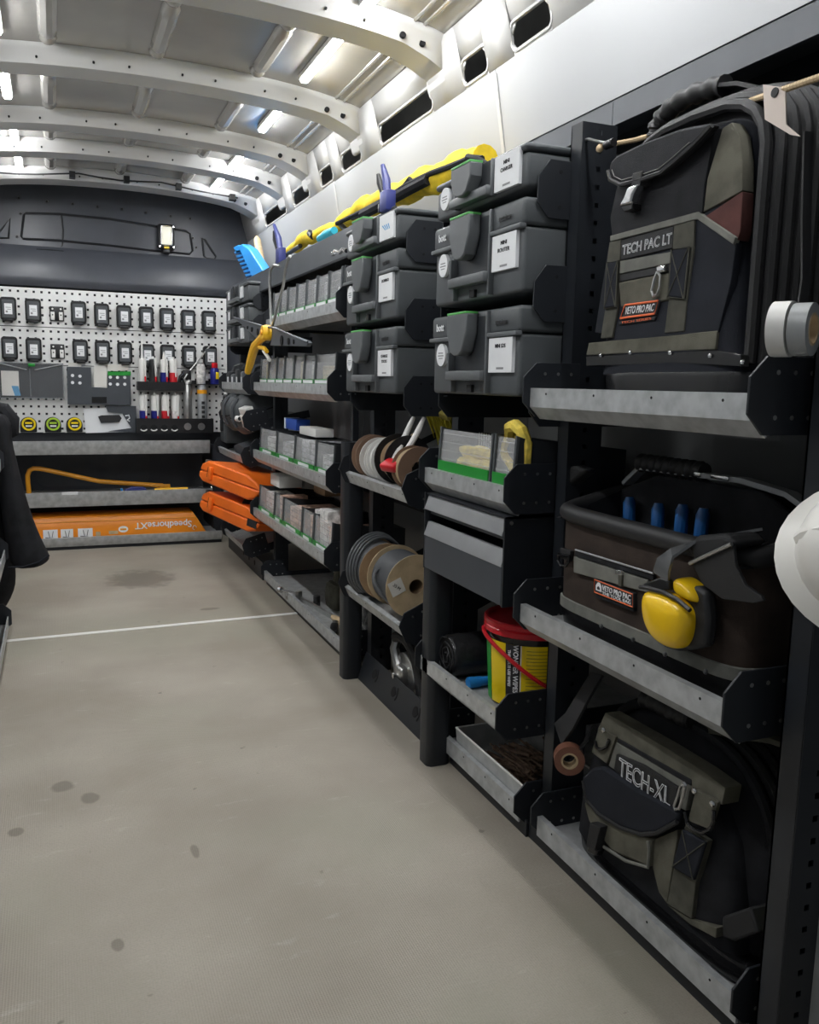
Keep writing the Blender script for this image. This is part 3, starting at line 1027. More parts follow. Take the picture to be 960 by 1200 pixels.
# arms carrying the cases
for (rk, y0, y1, zs) in ((rD, DY - DW / 2 - .006, DY + DW / 2 + .006, (0.896, 1.092, 1.279)), (rC, CY - CW / 2 - .006, CY + CW / 2 + .006, (0.889, 1.084, 1.276)), (rA, AY - AW / 2 - .006, AY + AW / 2 + .006, (1.086, 1.177, 1.271))):
    for z in zs:
        for y, s in ((y0, 1), (y1, -1)):
            hh = 0.052 if rk is not rA else 0.036
            ar = part('case_arm', MB().prism([(0.828, z + hh * .4), (0.828, z - hh * .5), (0.852, z - hh), (1.10, z - hh), (1.10, z + hh), (0.852, z + hh)], 'y', y - .0018, y + .0018).box(0.84, 1.10, min(y, y + s * .02), max(y, y + s * .02), z - .004, z - .001), 'anthracite', rk, bevel=0.0007)
            if y == y0:
                rv = MB()
                for xx in (0.875, 0.905, 0.935):
                    for zz in (z - hh * .6, z + hh * .6):
                        rv.cyl((xx, y - .0026, zz), (xx, y, zz), 0.0034, n=8)
                part('arm_hole', rv, 'hole_dark', ar, kind='stuff')

# ------------------------------------------------------------------ clear-fronted bins


def bin_box(label, group, y0, y1, z, h=0.128, depth=0.26, X=0.812, strip='green_strip', tagw=0.5, sh=0.015):
    """y1 > y0; a dark open bin with a clear front window"""
    w = y1 - y0 - 0.004
    t = thing('storage_bin', label, 'bin', (X, (y0 + y1) / 2, z), RIGHT, group)
    a = w / 2
    mb = MB()
    v = [(-a, 0, 0), (a, 0, 0), (a, depth, 0), (-a, depth, 0), (-a, 0.012, h), (a, 0.012, h), (a, depth, h * .8), (-a, depth, h * .8)]
    mb._add(v, [(0, 1, 2, 3), (2, 3, 7, 6), (0, 3, 7, 4), (1, 2, 6, 5)])
    part('bin_body', mb, 'case_dark', t, solid=0.003, smooth=0)
    part('front_post', MB().prism([(-.001, 0.0), (0.007, 0.0), (0.019, h), (0.006, h + .004)], 'x', -a - .001, -a + .006), 'case_grey', t)
    part('front_post', MB().prism([(-.001, 0.0), (0.007, 0.0), (0.019, h), (0.006, h + .004)], 'x', a - .006, a + .001), 'case_grey', t)
    wn = part('window', MB().prism([(0.0035, 0.018), (0.0055, 0.018), (0.0125, h - .002), (0.0105, h - .002)], 'x', -a + .006, a - .006), 'clear_plastic', t)
    rg = MB()
    for i in range(5):
        q = .3 + i * .15
        rg.box(-a + .006, a - .006, 0.0010 + .010 * q - .0012, 0.0012 + .010 * q + .0006, h * q, h * q + .0022)
    part('window_ridge', rg, 'clear_plastic', wn, kind='stuff')
    part('base_strip', MB().box(-a + .006, a - .006, -0.0012, 0.004, 0.004, 0.030 + sh), strip, t)
    part('label', MB().box(-a * tagw, a * tagw, -0.0024, 0.0, 0.0315, 0.030 + sh * .8), 'white_label', t)
    return t


def fill(y0, y1, z, h, kinds, label, group, X=0.812, over=0.0, n=2):
    """small packets standing inside a bin"""
    w = (y1 - y0 - 0.02)
    k = max(1, n)
    for i in range(k):
        ww = w / k * 0.9
        hh = h * random.uniform(0.6, 0.92) + over * random.random()
        dd = random.uniform(0.08, 0.20)
        yc = y0 + .010 + w * (i + .5) / k
        o = part('fixings_packet', MB().rbox(-ww / 2, ww / 2, 0, dd, 0, hh, 0.003), random.choice(kinds), loc=(X + 0.022 + random.random() * .01, yc, z + 0.004))
        o.rotation_euler = (0, 0, RIGHT + random.uniform(-.03, .03))
        tag(o, label, 'packet', group)


def shelf_bins(pix, py, z, h, shelf, kinds, ymin, over=0.0, n=2, tagw=0.5, big=(), X=0.812):
    ysb = [onX(px, py + (px - pix[0]) * sl, X).y for px in pix for sl in (0,)]
    for i in range(len(pix) - 1):
        y1, y0 = ysb[i], max(ysb[i + 1], ymin + .004)
        k = ORDN[len(pix) - 2 - i]
        bin_box('%s clear-fronted bin from the stacked cases on the %s' % (k, shelf), 'clear bins on the ' + shelf, y0, y1, z, h, tagw=tagw)
        fill(y0, y1, z, h, kinds, 'packet in the %s bin from the cases, %s' % (k, shelf), 'packets in bins on the ' + shelf, over=over, n=n)


shelf_bins([318.5, 327, 335.6, 346, 357.5, 370, 383.7, 398.7, 409], 350, 1.135, 0.130, 'top bin shelf', ['packet_d', 'packet_d', 'packet_a', 'packet_b'], 2.51, tagw=.8, n=1)
shelf_bins([304.5, 313.5, 323, 332, 343, 354.8, 368, 394.5], 455, 0.884, 0.128, 'bin shelf behind the hanging clamp', ['packet_a', 'packet_b', 'packet_d', 'packet_e'], 2.595, tagw=.85, n=1)
shelf_bins([304, 323, 344, 368.5, 394], 545, 0.590, 0.130, 'bin shelf with the blue packet', ['packet_a', 'packet_b', 'packet_d'], 2.605, n=2)
shelf_bins([303, 320.6, 330.6, 352.5, 366, 391], 620, 0.330, 0.135, 'bin shelf above the loose tools', ['packet_c', 'packet_b', 'packet_c', 'packet_a'], 2.62, over=0.03, n=2)
# loose packs on and behind the bins
for (n_, px, py, X, sx, sy, sz, m, lab) in (
        ('fixings_box', 340, 498, 0.90, 0.19, 0.06, 0.045, 'packet_blue', 'blue and white packet lying on the clear bins'),
        ('fixings_box', 322, 560, 0.86, 0.16, 0.10, 0.05, 'white_plastic', 'white box standing out of the bins over the loose tools'),
        ('fixings_box', 352, 566, 0.97, 0.16, 0.09, 0.05, 'concrete_grey', 'grey box behind the bins over the loose tools'),
        ('fixings_box', 374, 578, 0.97, 0.16, 0.09, 0.07, 'cardboard', 'brown box behind the bins over the loose tools'),
        ('fixings_box', 360, 512, 0.86, 0.22, 0.07, 0.03, 'white_plastic', 'long white pack on the bins beside the blue packet')):
    p = onX(px, py, X)
    zb = 0.722 if p.z > 0.6 else 0.472
    o = part(n_, MB().rbox(-sx / 2, sx / 2, 0, sy, 0, sz, 0.003), m, loc=(X, p.y, zb))
    o.rotation_euler = (0, 0, RIGHT)
    tag(o, lab, 'box', None)
    if m == 'packet_blue':
        part('white_end', MB().box(-sx / 2 - .0008, -sx / 2 + .02, -.0008, sy + .0008, -.0004, sz + .0008), 'white_label', o)

# mesh-backed bins of yellow rope beside the cases
y_a, y_b, y_c = onX(512, 540, .812).y, onX(575, 548, .812).y, max(1.438, onX(612, 560, .812).y)
for k, (ya, yb, lab) in enumerate(((y_b, y_a, 'wide bin of folded yellow rope with a solid green strip'), (y_c, y_b, 'narrow bin with a yellow rope loop hanging over its front'))):
    t = bin_box(lab, 'rope bins on the drawer bay', ya + .002, yb - .002, 0.696, 0.125, tagw=0.0, sh=0.022)
    w = (yb - ya - .004) / 2
    mg = MB()
    for i in range(int(w * 2 / .012)):
        mg.box(-w + .012 + i * .012, -w + .0135 + i * .012, 0.10, 0.1015, 0.01, 0.115)
    for i in range(9):
        mg.box(-w + .008, w - .008, 0.10, 0.1015, 0.012 + i * .012, 0.0135 + i * .012)
    part('mesh_divider', mg, 'white_plastic', t, kind='stuff')
    for c in t.children:
        if c.name.startswith('label'):
            bpy.data.objects.remove(c)
            break
rp = thing('rope_bundle', 'folded bundle of yellow rope in the wide mesh bin', 'rope', (0.83, (y_a + y_b) / 2, 0.704), RIGHT)
L = (y_a - y_b) / 2 - .03
for i, (dy, dz) in enumerate(((0, 0.016), (0.028, 0.016), (0.004, 0.043), (0.03, 0.043), (0.012, 0.068))):
    pts = [(-L + 2 * L * q / 8, dy + .02 + .004 * math.sin(q * 2.1 + i), dz + .003 * math.sin(q * 1.7 + i * 2)) for q in range(9)]
    part('strand', MB().tube(pts, [.006] + [.0145] * 7 + [.006], 10), 'yellow_rope', rp)
rp = thing('rope_loop', 'yellow rope looped over the front of the narrow bin', 'rope', (0.815, (y_b + y_c) / 2, 0.70), RIGHT)
cx = 0.002
pts = [(-.038 + .02 + cx, .05, .12), (-.040 + cx, .03, .118), (-.046 + cx, .022, .095), (-.036 + cx, .022, .078), (-.01 + cx, .02, .066), (.012 + cx, .018, .052), (.022 + cx, .018, .02), (.020 + cx, .02, .008)]
part('strand', MB().tube(pts, .0085, 8), 'yellow_rope', rp)
pts = [(-.040 + cx, .034, .117), (-.02 + cx, .022, .138), (.004 + cx, .02, .143), (.026 + cx, .022, .134), (.036 + cx, .028, .11), (.034 + cx, .028, .07), (.036 + cx, .03, .012)]
part('strand', MB().tube(pts, .013, 8), 'yellow_rope', rp)

# two-drawer unit under the rope bins
dz0, dz1 = 0.488, 0.668
t = thing('drawer_unit', 'dark two-drawer unit with silver pull strips under the rope bins', 'drawer unit', (XF, 1.634, dz0), RIGHT)
a, hh = 0.197, dz1 - dz0
part('carcass', MB().box(-a, -a + .005, -.004, .34, 0, hh).box(a - .005, a, -.004, .34, 0, hh).box(-a, a, .0, .34, hh - .004, hh).box(-a, a, .335, .34, 0, hh), 'anthracite', t)
for (z0, z1, zf) in ((0.128, 0.174, 0.06), (0.0, 0.112, 0.03)):
    dr = part('drawer', MB().box(-a + .007, a - .007, 0.010, .33, z0 + .002, z1 - .030), 'drawer_grey', t)
    part('pull_strip', MB().prism([(-0.006, z1 - .032), (-.006, z1 - .030), (0.004, z1), (0.012, z1), (0.012, z1 - .032)], 'x', -a + .007, a - .007), 'silver_strip', dr)
    if z1 < .15:
        part('drawer_front', MB().box(-a + .007, a - .007, -0.004, .010, z0 + .002, z1 - .032), 'drawer_grey', dr, bevel=.001)
part('screw', MB().cyl((a, .01, hh - .012), (a + .0015, .01, hh - .012), .004, n=8), 'steel', t)

# ------------------------------------------------------------------ wipes bucket, bag roll, torch, nails
bx, by, bz = 0.945, 1.572, 0.2365
t = thing('wipes_bucket', 'black bucket with a red lid and yellow wipes label', 'bucket', (bx, by, bz), RIGHT)
RT = 0.088      # tub radius at the foot; it widens by DR to the top of the label
DR = 0.008
part('tub', MB().lathe([(RT - .006, 0), (RT - .002, 0.004), (RT + DR, 0.168), (RT + DR + .003, 0.170), (RT + DR + .003, 0.176), (RT + DR, 0.178)], n=40), 'black_gloss', t)


def on_tub(u0, u1, v0, v1, name, m, parent, off=.0006, n=6):
    def f(u, v):
        w = v0 + (v1 - v0) * v
        an = R(u0 + (u1 - u0) * u)
        rr = RT + off + DR * w
        return (rr * math.sin(an), -rr * math.cos(an), 0.006 + 0.140 * w)
    return part(name, MB().grid(f, n, 1), m, parent)


U0 = 27
lb = on_tub(-2, 138, 0, 1, 'label_wrap', 'yellow_label', t, .0004, 30)
on_tub(U0, U0 + 20, 0.0, 1.0, 'label_band', 'ink', lb, .0009)
on_tub(U0 + 20.4, U0 + 21.6, 0.0, 1.0, 'label_edge', 'white_label', lb, .0009)
on_tub(-34, -3, 0.0, 1.0, 'side_print', 'green_strip', lb, .0006)


def wrap_text(s, size, m, ang, zc, parent, bold=.0003):
    me = text_mesh(s, size, bold=bold)
    me.transform(Matrix.Rotation(R(90), 4, 'Y'))
    for v in me.vertices:
        zz = v.co.z + zc
        an = R(ang) + v.co.x / RT
        rr = RT + .0014 + DR * (zz - .006) / .140 - v.co.y
        v.co = Vector((rr * math.sin(an), -rr * math.cos(an), zz))
    me.materials.clear(); me.materials.append(MATS[m])
    o = bpy.data.objects.new('lettering', me); C.objects.link(o); o.parent = parent


wrap_text('WONDER WIPES', .0142, 'white_label', U0 + 14.0, .093, lb)
wrap_text('THE MULTI USE WIPES', .0082, 'white_label', U0 + 5.2, .093, lb)
bars = MB()
for i in range(9):
    z = .010 + i * .0042
    bars.grid(lambda u, v: ((RT + .0016) * math.sin(R(U0 + 4 + 12 * u)), -(RT + .0016) * math.cos(R(U0 + 4 + 12 * u)), z + .002 * v), 3, 1)
part('barcode', bars, 'white_label', lb, kind='stuff')
pr = MB()
for i in range(15):
    v = .92 - i * .055
    e = 34 + 26 * (0.5 + .5 * math.sin(i * 2.3))
    pr.grid(lambda u, w: ((RT + .0011 + DR * v) * math.sin(R(U0 + 28 + e * u)), -(RT + .0011 + DR * v) * math.cos(R(U0 + 28 + e * u)), 0.006 + 0.140 * v + .0013 * w), 6, 1)
part('small_print', pr, 'olive_box', lb, kind='stuff')
RL = RT + DR + .006
part('lid', MB().lathe([(RL - .002, 0.160), (RL + .001, 0.162), (RL + .001, 0.172), (RL - .002, 0.175), (RL + .001, 0.178), (RL + .001, 0.187), (RL - .002, 0.190), (RL - .008, 0.190), (RL - .010, 0.182), (0.0, 0.182)], n=40), 'red_plastic', t)
hp = []
for i in range(25):
    q = i / 24
    an = R(-30 + 186 * q)
    z = 0.156 - 0.105 * math.sin(math.pi * q ** 2.0)
    rr = RT + DR * z / .15 + .007 + .004 * math.sin(math.pi * q)
    hp.append((rr * math.sin(an), -rr * math.cos(an), z))
part('handle', MB().tube(hp, .0046, 8), 'red_plastic', t)

t = thing('bin_bag_roll', 'black roll of bin bags lying in the tray beside the bucket', 'roll', (0.828, 1.752, 0.2365 + .052), 0)
part('roll', MB().lathe([(0.0, 0.004), (0.046, 0.0), (0.050, 0.006), (0.051, 0.25), (0.046, 0.26), (0.0, 0.256)], axis='x', n=28), 'bag_plastic', t)
sp = [(-.002 + .002 * math.sin(i * 1.7), (.006 + .0018 * i * .55) * math.cos(i * .5), (.006 + .0018 * i * .55) * math.sin(i * .5)) for i in range(42)]
part('spiral_edge', MB().tube(sp, .0022, 5), 'black_rubber', t)
t = thing('hand_torch', 'blue torch lying behind the tray lip by the bucket', 'torch', (0.842, 1.666, 0.2365 + .0135), 0)
part('barrel', MB().lathe([(0.0, 0.0), (0.012, 0.0), (0.013, 0.004), (0.0125, 0.03), (0.0105, 0.035), (0.0105, 0.12), (0.0, 0.12)], axis='x', n=16), 'blue_plastic', t)
part('cap', MB().lathe([(0.0108, 0.12), (0.0115, 0.124), (0.0115, 0.136), (0.0, 0.137)], axis='x', n=16), 'black_plastic', t)

t = thing('nail_box', 'open galvanised box of long dark nails in the lowest tray', 'box', (0.866, 1.60, 0.0415), RIGHT)
v = [(-.155, 0, 0), (.155, 0, 0), (.155, .17, 0), (-.155, .17, 0), (-.16, -.004, .062), (.16, -.004, .062), (.16, .174, .062), (-.16, .174, .062)]
part('box_shell', MB()._add(v, [(0, 1, 2, 3), (0, 1, 5, 4), (1, 2, 6, 5), (2, 3, 7, 6), (3, 0, 4, 7)]), 'galvanised_soft', t, solid=.002, smooth=0)
part('rolled_edge', MB().tube([(-.16, -.004, .062), (.16, -.004, .062), (.16, .174, .062), (-.16, .174, .062)], .0025, 6, True), 'white_plastic', t)
nm = MB()
for i in range(95):
    x, y = random.uniform(-.05, .10), random.uniform(.02, .12)
    an = random.gauss(.25, .30)
    Ln = random.uniform(.045, .06)
    z = .006 + .040 * random.random() * (1 - abs(x - .02) / .2)
    d = Vector((math.cos(an), math.sin(an), random.uniform(-.12, .12)))
    p0 = Vector((x, y + .02, z + .006))
    nm.cyl(p0 - d * Ln, p0 + d * Ln, .0027, n=5)
    nm.cyl(p0 + d * Ln, p0 + d * (Ln + .002), .005, n=6)
o = part('nail_pile', nm, 'rusty', kind='stuff')
o.location = (0.866, 1.60, 0.0440); o.rotation_euler = (0, 0, RIGHT)
tag(o, 'heap of long dark nails in the open galvanised box', 'nails')
for k in range(2):
    o = part('long_nail', MB().cyl((0, 0, 0), (-.018 + .036 * k, .02, .105), .0024, n=6).cyl((-.018 + .036 * k, .02, .105), (-.0184 + .037 * k, .0205, .107), .005, n=8), 'rusty', loc=(0.985, 1.512 - .012 * k, 0.050))
    tag(o, 'long dark nail standing up out of the nail box', 'nail', 'standing nails')
# ------------------------------------------------------------------ reels and tools in the tilted trays


def tray_pt(X0, z0, tilt, y, d, zz):
    """point in a tilted tray: y = world depth position, d = distance behind the lip, zz above the lip edge plane"""
    c, s = math.cos(R(tilt)), math.sin(R(tilt))
    return Vector((X0 + d * c - zz * s, y, z0 + d * s + zz * c))


def reel(label, y, w, r, rc, flange, cable, X0, z0, tilt, group, rf=0.02, twoflange=True, yaw=0.0, d=None):
    c = tray_pt(X0, z0, tilt, y, (r + .008) if d is None else d, -0.030 + r + .0005)
    t = thing('cable_reel', label, 'cable reel', c, 0, group, rot=(0, R(-tilt), R(yaw)))
    th = 0.003
    for s in ((-1, 1) if twoflange else (-1,)):
        yy = s * w / 2
        part('flange', MB().lathe([(rf, yy - th / 2), (r, yy - th / 2), (r, yy + th / 2), (rf, yy + th / 2), (rf, yy - th / 2)], axis='y', n=36), flange, t)
    part('core', MB().lathe([(rf, -w / 2), (rf + .004, -w / 2), (rf + .004, w / 2), (rf, w / 2), (rf, -w / 2)], axis='y', n=20), 'cardboard', t)
    prof = [(rf + .004, -w / 2 + th)]
    n = max(3, int(w / .009))
    for i in range(n):
        for k in range(4):
            q = (i + k / 4) / n
            prof.append((rc + .0028 * math.sin(math.pi * k / 4 * 2) * .8, -w / 2 + th + q * (w - 2 * th)))
    prof.append((rf + .004, w / 2 - th))
    prof.append(prof[0])
    part('cable_winding', MB().lathe(prof, axis='y', n=36), cable, t)
    return t


C1 = (XF, 0.652, 24)
reel('brown cardboard reel of white flex at the far end of the small reel tray', 2.335, 0.035, 0.062, 0.050, 'cable_brown', 'cable_white', *C1, 'small reels')
reel('white plastic reel of brown wire between the small reels', 2.265, 0.040, 0.060, 0.048, 'white_plastic', 'cable_brown', *C1, 'small reels')
reel('white reel beside the black reel in the small reel tray', 2.205, 0.036, 0.062, 0.054, 'white_plastic', 'cable_white', *C1, 'small reels')
reel('black plastic reel of brown wire next to the red cutters', 2.115, 0.075, 0.068, 0.052, 'black_plastic', 'cardboard', *C1, 'small reels')
reel('brown reel at the near end of the small reel tray', 2.015, 0.045, 0.058, 0.050, 'cable_brown', 'cardboard_light', *C1, 'small reels')
C2 = (XF, 0.300, 24)
reel('large cardboard reel of thick grey cable with a loose coil', 2.30, 0.11, 0.082, 0.074, 'cardboard', 'cable_grey', *C2, 'large reels')
r2 = reel('large pale cardboard reel of grey cable with a printed label', 2.10, 0.145, 0.086, 0.074, 'cardboard_light', 'cable_grey', *C2, 'large reels')
part('label', MB().box(-.070, -.030, -.0755, -.0740, .005, .045), 'paper', r2)
text('35 M', .012, 'ink', r2, (-.05, -.0758, .026), rot=(0, R(60), 0))
part('loose_end', MB().tube(bez((-.03, .03, .05), (-.095, .02, .08), (-.09, -.01, .0), (-.06, -.03, -.045), 12), .005, 8), 'cable_grey', r2)
c = tray_pt(*C2, 2.30, .092, .054)
t = thing('cable_coil', 'loose grey cable coil lying over the large reel', 'cable', (c.x, 2.315, c.z), 0, rot=(0, R(-24), R(12)))
for i in range(4):
    rr = .086 + .003 * i
    part('cable_turn', MB().tube([(rr * math.cos(R(q)), -.012 + .011 * i + .004 * math.sin(R(q * 2)), rr * math.sin(R(q))) for q in range(10, 250, 12)], .0042, 7), 'cable_grey', t)
# red wire cutters with white handles
p = tray_pt(*C1, 2.055, .030, .055)
t = thing('wire_cutter', 'red headed wire cutter with white handles in the small reel tray', 'cutter', p, 0, rot=(0, R(-28), R(20)))
part('head', MB().rbox(-.028, .012, -.03, .03, -.012, .012, .008, 3), 'red_plastic', t)
for s in (-1, 1):
    part('handle', MB().tube(bez((.008, s * .010, .004), (.04, s * .014, .012), (.08, s * .022, .034), (.13, s * .020, .065), 8), [.006, .0075, .008, .008, .008, .008, .008, .007, .005], 8), 'white_plastic', t)
# yellow brush head, pale tag and dark hose behind the small reels
p = tray_pt(*C1, 2.09, .22, .06)
t = thing('straw_brush', 'yellow bristle brush head lying behind the small reels', 'brush', p, 0, rot=(R(10), R(-30), 0))
part('brush_back', MB().rbox(-.02, .02, -.07, .09, .055, .075, .006), 'olive_box', t)
br = MB()
for i in range(110):
    y = random.uniform(-.065, .085); x = random.uniform(-.016, .016)
    br.cyl((x, y, .056), (x + random.uniform(-.02, .01), y + random.uniform(-.018, .018), -.03 + random.uniform(-.012, .02)), .0022, .0014, 4)
part('bristles', br, 'yellow_straw', t, kind='stuff')
p = tray_pt(*C1, 2.255, .150, .045)
o = part('wooden_peg', MB().lathe([(0, 0), (.012, .002), (.014, .02), (.014, .08), (.009, .10), (0, .10)], axis='y', n=14), 'cardboard_light', loc=(p.x, p.y - .06, p.z + .02))
o.rotation_euler = (R(-15), 0, R(-25))
tag(o, 'pale rounded wooden peg resting behind the white reel', 'peg')
# bottom of the reel bay: grey board and angle cutter
o = part('grey_board', MB().prism([(0.0, 0.0), (0.30, 0.0), (0.30, 0.21), (0.10, 0.21)], 'x', 0, .008), 'concrete_grey', loc=(1.02, 2.13, 0.0))
o.rotation_euler = (0, R(-6), 0)
tag(o, 'grey board leaning behind the mitre cutter under the reel trays', 'board')
t = thing('disc_cutter', 'grey metal disc cutter with black grip behind the slotted rail', 'power tool', (0.915, 2.20, 0.0), 0)
part('blade_guard', MB().prism([(a, b + .075) for (a, b) in arc(0, 0, .075, -20, 200, 14)], 'x', -.012, .012), 'steel', t, bevel=.003)
part('disc', MB().lathe([(0.0, -.002), (.07, -.002), (.07, .002), (0, .002)], c=(0, 0, .075), axis='x', n=30), 'steel_dark', t)
part('gear_head', MB().rbox(-.035, .02, -.03, .03, .055, .115, .012, 3), 'steel', t)
part('arm', MB().tube([(-.02, .02, .10), (-.02, .055, .15), (-.01, .05, .19)], [.016, .014, .012], 10), 'steel', t)
part('grip', MB().tube(bez((-.02, .05, .185), (0, .0, .21), (0, -.07, .17), (0, -.11, .06), 10), .016, 10), 'black_rubber', t)
part('foot', MB().rbox(-.05, .05, -.10, .09, 0, .006, .002), 'steel', t)
part('bolt', MB().cyl((-.036, 0, .085), (-.046, 0, .085), .008, n=10), 'chrome', t)

# ------------------------------------------------------------------ loose tools in the lowest bin-bay tray
zf = 0.0375
t = thing('scraper', 'long steel scraper with pale wooden handle leaning in the lowest tray', 'scraper', (0.93, 2.98, zf + .012), 0, rot=(0, R(-20), R(8)))
part('blade', MB().box(-.004, .004, .0, .30, -.012, .012), 'steel', t)
part('handle', MB().lathe([(0, -.14), (.012, -.138), (.015, -.09), (.011, -.02), (.008, 0), (0, 0)], axis='y', n=14), 'wood', t)
t = thing('tool_holster', 'dark olive pouch standing in the lowest tray', 'pouch', (1.02, 3.16, zf), 0)
part('pouch', MB().loft([(0, 0, 0, .05, .07), (.05, 0, 0, .055, .075), (.085, 0, 0, .05, .07), (.095, 0, 0, .04, .06)], 20), 'olive_fabric', t)
part('neck', MB().loft([(.09, 0, .03, .02, .03), (.16, .01, .04, .018, .024)], 14), 'olive_fabric', t)
t = thing('steel_clamp', 'small bright steel clamp in the lowest tray', 'clamp', (0.890, 3.26, zf), 0, rot=(0, 0, R(30)))
part('bar', MB().box(-.005, .005, -.09, .09, .0, .014), 'steel', t)
part('jaw', MB().rbox(-.012, .012, -.09, -.07, .0, .045, .004), 'steel_dark', t)
part('sliding_jaw', MB().rbox(-.012, .012, .01, .03, .0, .045, .004), 'steel', t)
part('screw', MB().cyl((0, .03, .032), (0, .12, .032), .005, n=8).cyl((0, .12, .032), (0, .135, .032), .012, n=10), 'chrome', t)
t = thing('pipe_cutter', 'short black and steel pipe cutter in the lowest tray', 'cutter', (0.880, 2.80, zf), 0, rot=(0, 0, R(-20)))
part('body', MB().rbox(-.015, .015, -.05, .05, 0, .03, .008), 'black_plastic', t)
part('knob', MB().lathe([(0, .05), (.014, .052), (.014, .085), (0, .087)], c=(0, 0, .015), axis='y', n=12), 'steel', t)
# ratchet straps bundle standing by the post
t = thing('cable_tie_bundle', 'tall clear bag of tangled grey straps by the round post', 'bundle', (0.93, 2.66, zf), 0)
mbs = MB()
for i in range(34):
    x, y = random.uniform(-.035, .035), random.uniform(-.05, .05)
    pts = [(x + random.uniform(-.012, .012), y + random.uniform(-.012, .012), .012 + .25 * q / 6) for q in range(7)]
    mbs.tube(pts, .004, 5)
part('straps', mbs, 'packet_d', t, kind='stuff')
part('clear_bag', MB().loft([(.004, 0, 0, .042, .058), (.05, 0, 0, .05, .066), (.16, 0, 0, .05, .066), (.262, 0, 0, .042, .055)], 20, caps=False), 'clear_plastic', t)
part('lime_buckle', MB().rbox(-.055, -.035, -.05, .0, .012, .040, .004).rbox(-.052, -.03, .01, .045, .02, .05, .004), 'lime', t, kind='stuff')
part('black_buckle', MB().rbox(-.06, -.02, -.06, .05, .0, .018, .005), 'black_plastic', t)

# ------------------------------------------------------------------ far bay: cases and small tools


def plain(name, label, cat, loc, rot, pieces, group=None):
    t = thing(name, label, cat, loc, 0, group, rot=rot)
    for (n, mb, m) in pieces:
        part(n, mb, m, t)
    return t


def orange_case(label, c, yaw, roll):
    """long case: local x along its length, local -y faces the aisle"""
    t = thing('orange_case', label, 'tool case', c, 0, 'orange power tool cases', rot=(R(roll[0]), R(roll[1]), R(yaw)))
    L, D = .24, .13
    def prof(s, z0, z1, g):
        return [(-L + .03, z0), (L - .06, z0), (L, z0 + g), (L, z1 - g), (L - .05, z1), (-L + .04, z1), (-L + .0, z1 - .02), (-L, z0 + .02)]
    lo = [(-L + .030, -.050), (L - .085, -.058), (L - .03, -.040), (L, -.001), (-L, -.001), (-L - .004, -.03)]
    hi = [(-L, .001), (L, .001), (L - .03, .030), (L - .11, .052), (-L + .055, .054), (-L + .012, .032)]
    part('lower_shell', MB().prism(lo, 'y', -D, D), 'orange_plastic', t, bevel=.008)
    part('upper_shell', MB().prism(hi, 'y', -D, D), 'orange_plastic', t, bevel=.008)
    part('latch', MB().rbox(-L + .085, -L + .112, -D - .014, -D + .004, -.030, .032, .005), 'orange_plastic', t)
    part('latch_slot', MB().box(-L + .068, -L + .080, -D - .002, -D + .004, -.022, .026), 'hole_dark', t)
    part('handle', MB().tube([(-L + .004, -.07, .018), (-L - .03, -.065, .018), (-L - .036, -.05, .018), (-L - .036, .05, .018), (-L - .03, .065, .018), (-L + .004, .07, .018)], .012, 8), 'orange_plastic', t)
    part('hinge', MB().rbox(-L - .010, -L + .012, -.10, -.074, -.012, .05, .003), 'steel_dark', t)
    if label.startswith('lower'):
        part('dark_label', MB().box(L - .09, L - .02, -D - .0012, -D + .004, -.030, .004), 'ink', t)
    return t


for (za, zb, lab) in ((0.478, 0.418, 'upper orange plastic tool case with a handle on its end'), (0.330, 0.272, 'lower orange plastic tool case with a handle on its end')):
    # the handle end pokes out into the aisle
    c = Vector((0.845, 4.02, (za + zb) / 2 + .0))
    orange_case(lab, c, -66, (-6, 7))
# small grey tools in the upper short tray
for k in range(5):
    y = 3.96 + k * .115
    plain('small_tool', '%s small grey tool from the bin shelf in the short upper tray' % ORDN[k], 'power tool', (0.845, y, 0.882), (0, 0, R(-6 + 3 * k)),
          [('body', MB().rbox(-.03, .05, -.042, .042, 0, .07 + .012 * (k % 3), .012, 3), 'anthracite_light' if k % 2 else 'case_dark'),
           ('grip', MB().tube([(.0, 0, .07), (.01, 0, .10), (.05, 0, .115)], .016, 8), 'case_dark'),
           ('label', MB().rbox(-.0315, -.029, -.012, .012, .012, .055, .0005), 'white_label')], 'grey tools in the short upper tray')
# dark grey soft-edged power tool cases
for k, (y, z, lab) in enumerate(((4.33, 0.778, 'rounded dark grey power tool case nearest the bench'), (4.10, 0.775, 'rounded dark grey power tool case beside the white sockets'))):
    t = thing('power_tool_case', lab, 'tool case', (0.885, y, z), 0, rot=(0, R(-18), 0))
    part('shell', MB().loft([(-.085, 0, 0, .09, .090, 3.5), (-.05, 0, 0, .115, .102, 3.5), (.0, 0, 0, .12, .105, 3.5), (.05, 0, 0, .108, .100, 3.2), (.08, 0.005, 0, .085, .085, 3), (.095, 0.01, 0, .05, .05, 3)], 28), 'case_grey', t)
    part('seam', MB().loft([(.0, 0, 0, .1215, .1065, 3.5), (.005, 0, 0, .1212, .1062, 3.5)], 28), 'hole_dark', t)
    part('rib', MB().tube([(-.118, -.05, -.04), (-.122, -.05, 0), (-.105, -.05, .055), (-.07, -.05, .088)], .008, 8), 'anthracite_light', t)
t = thing('white_socket', 'white plastic junction box pair in front of the grey case', 'socket box', (0.835, 3.965, 0.722), 0, rot=(0, R(-20), R(15)))
part('box', MB().rbox(-.022, .022, -.045, .045, 0, .05, .004), 'white_plastic', t)
part('box', MB().rbox(-.02, .02, -.038, .038, .051, .082, .004), 'white_plastic', t)
part('spout', MB().lathe([(.014, 0), (.014, .03), (.010, .03), (.010, 0), (.014, 0)], c=(-.022, .05, .03), axis='y', n=12), 'white_plastic', t)
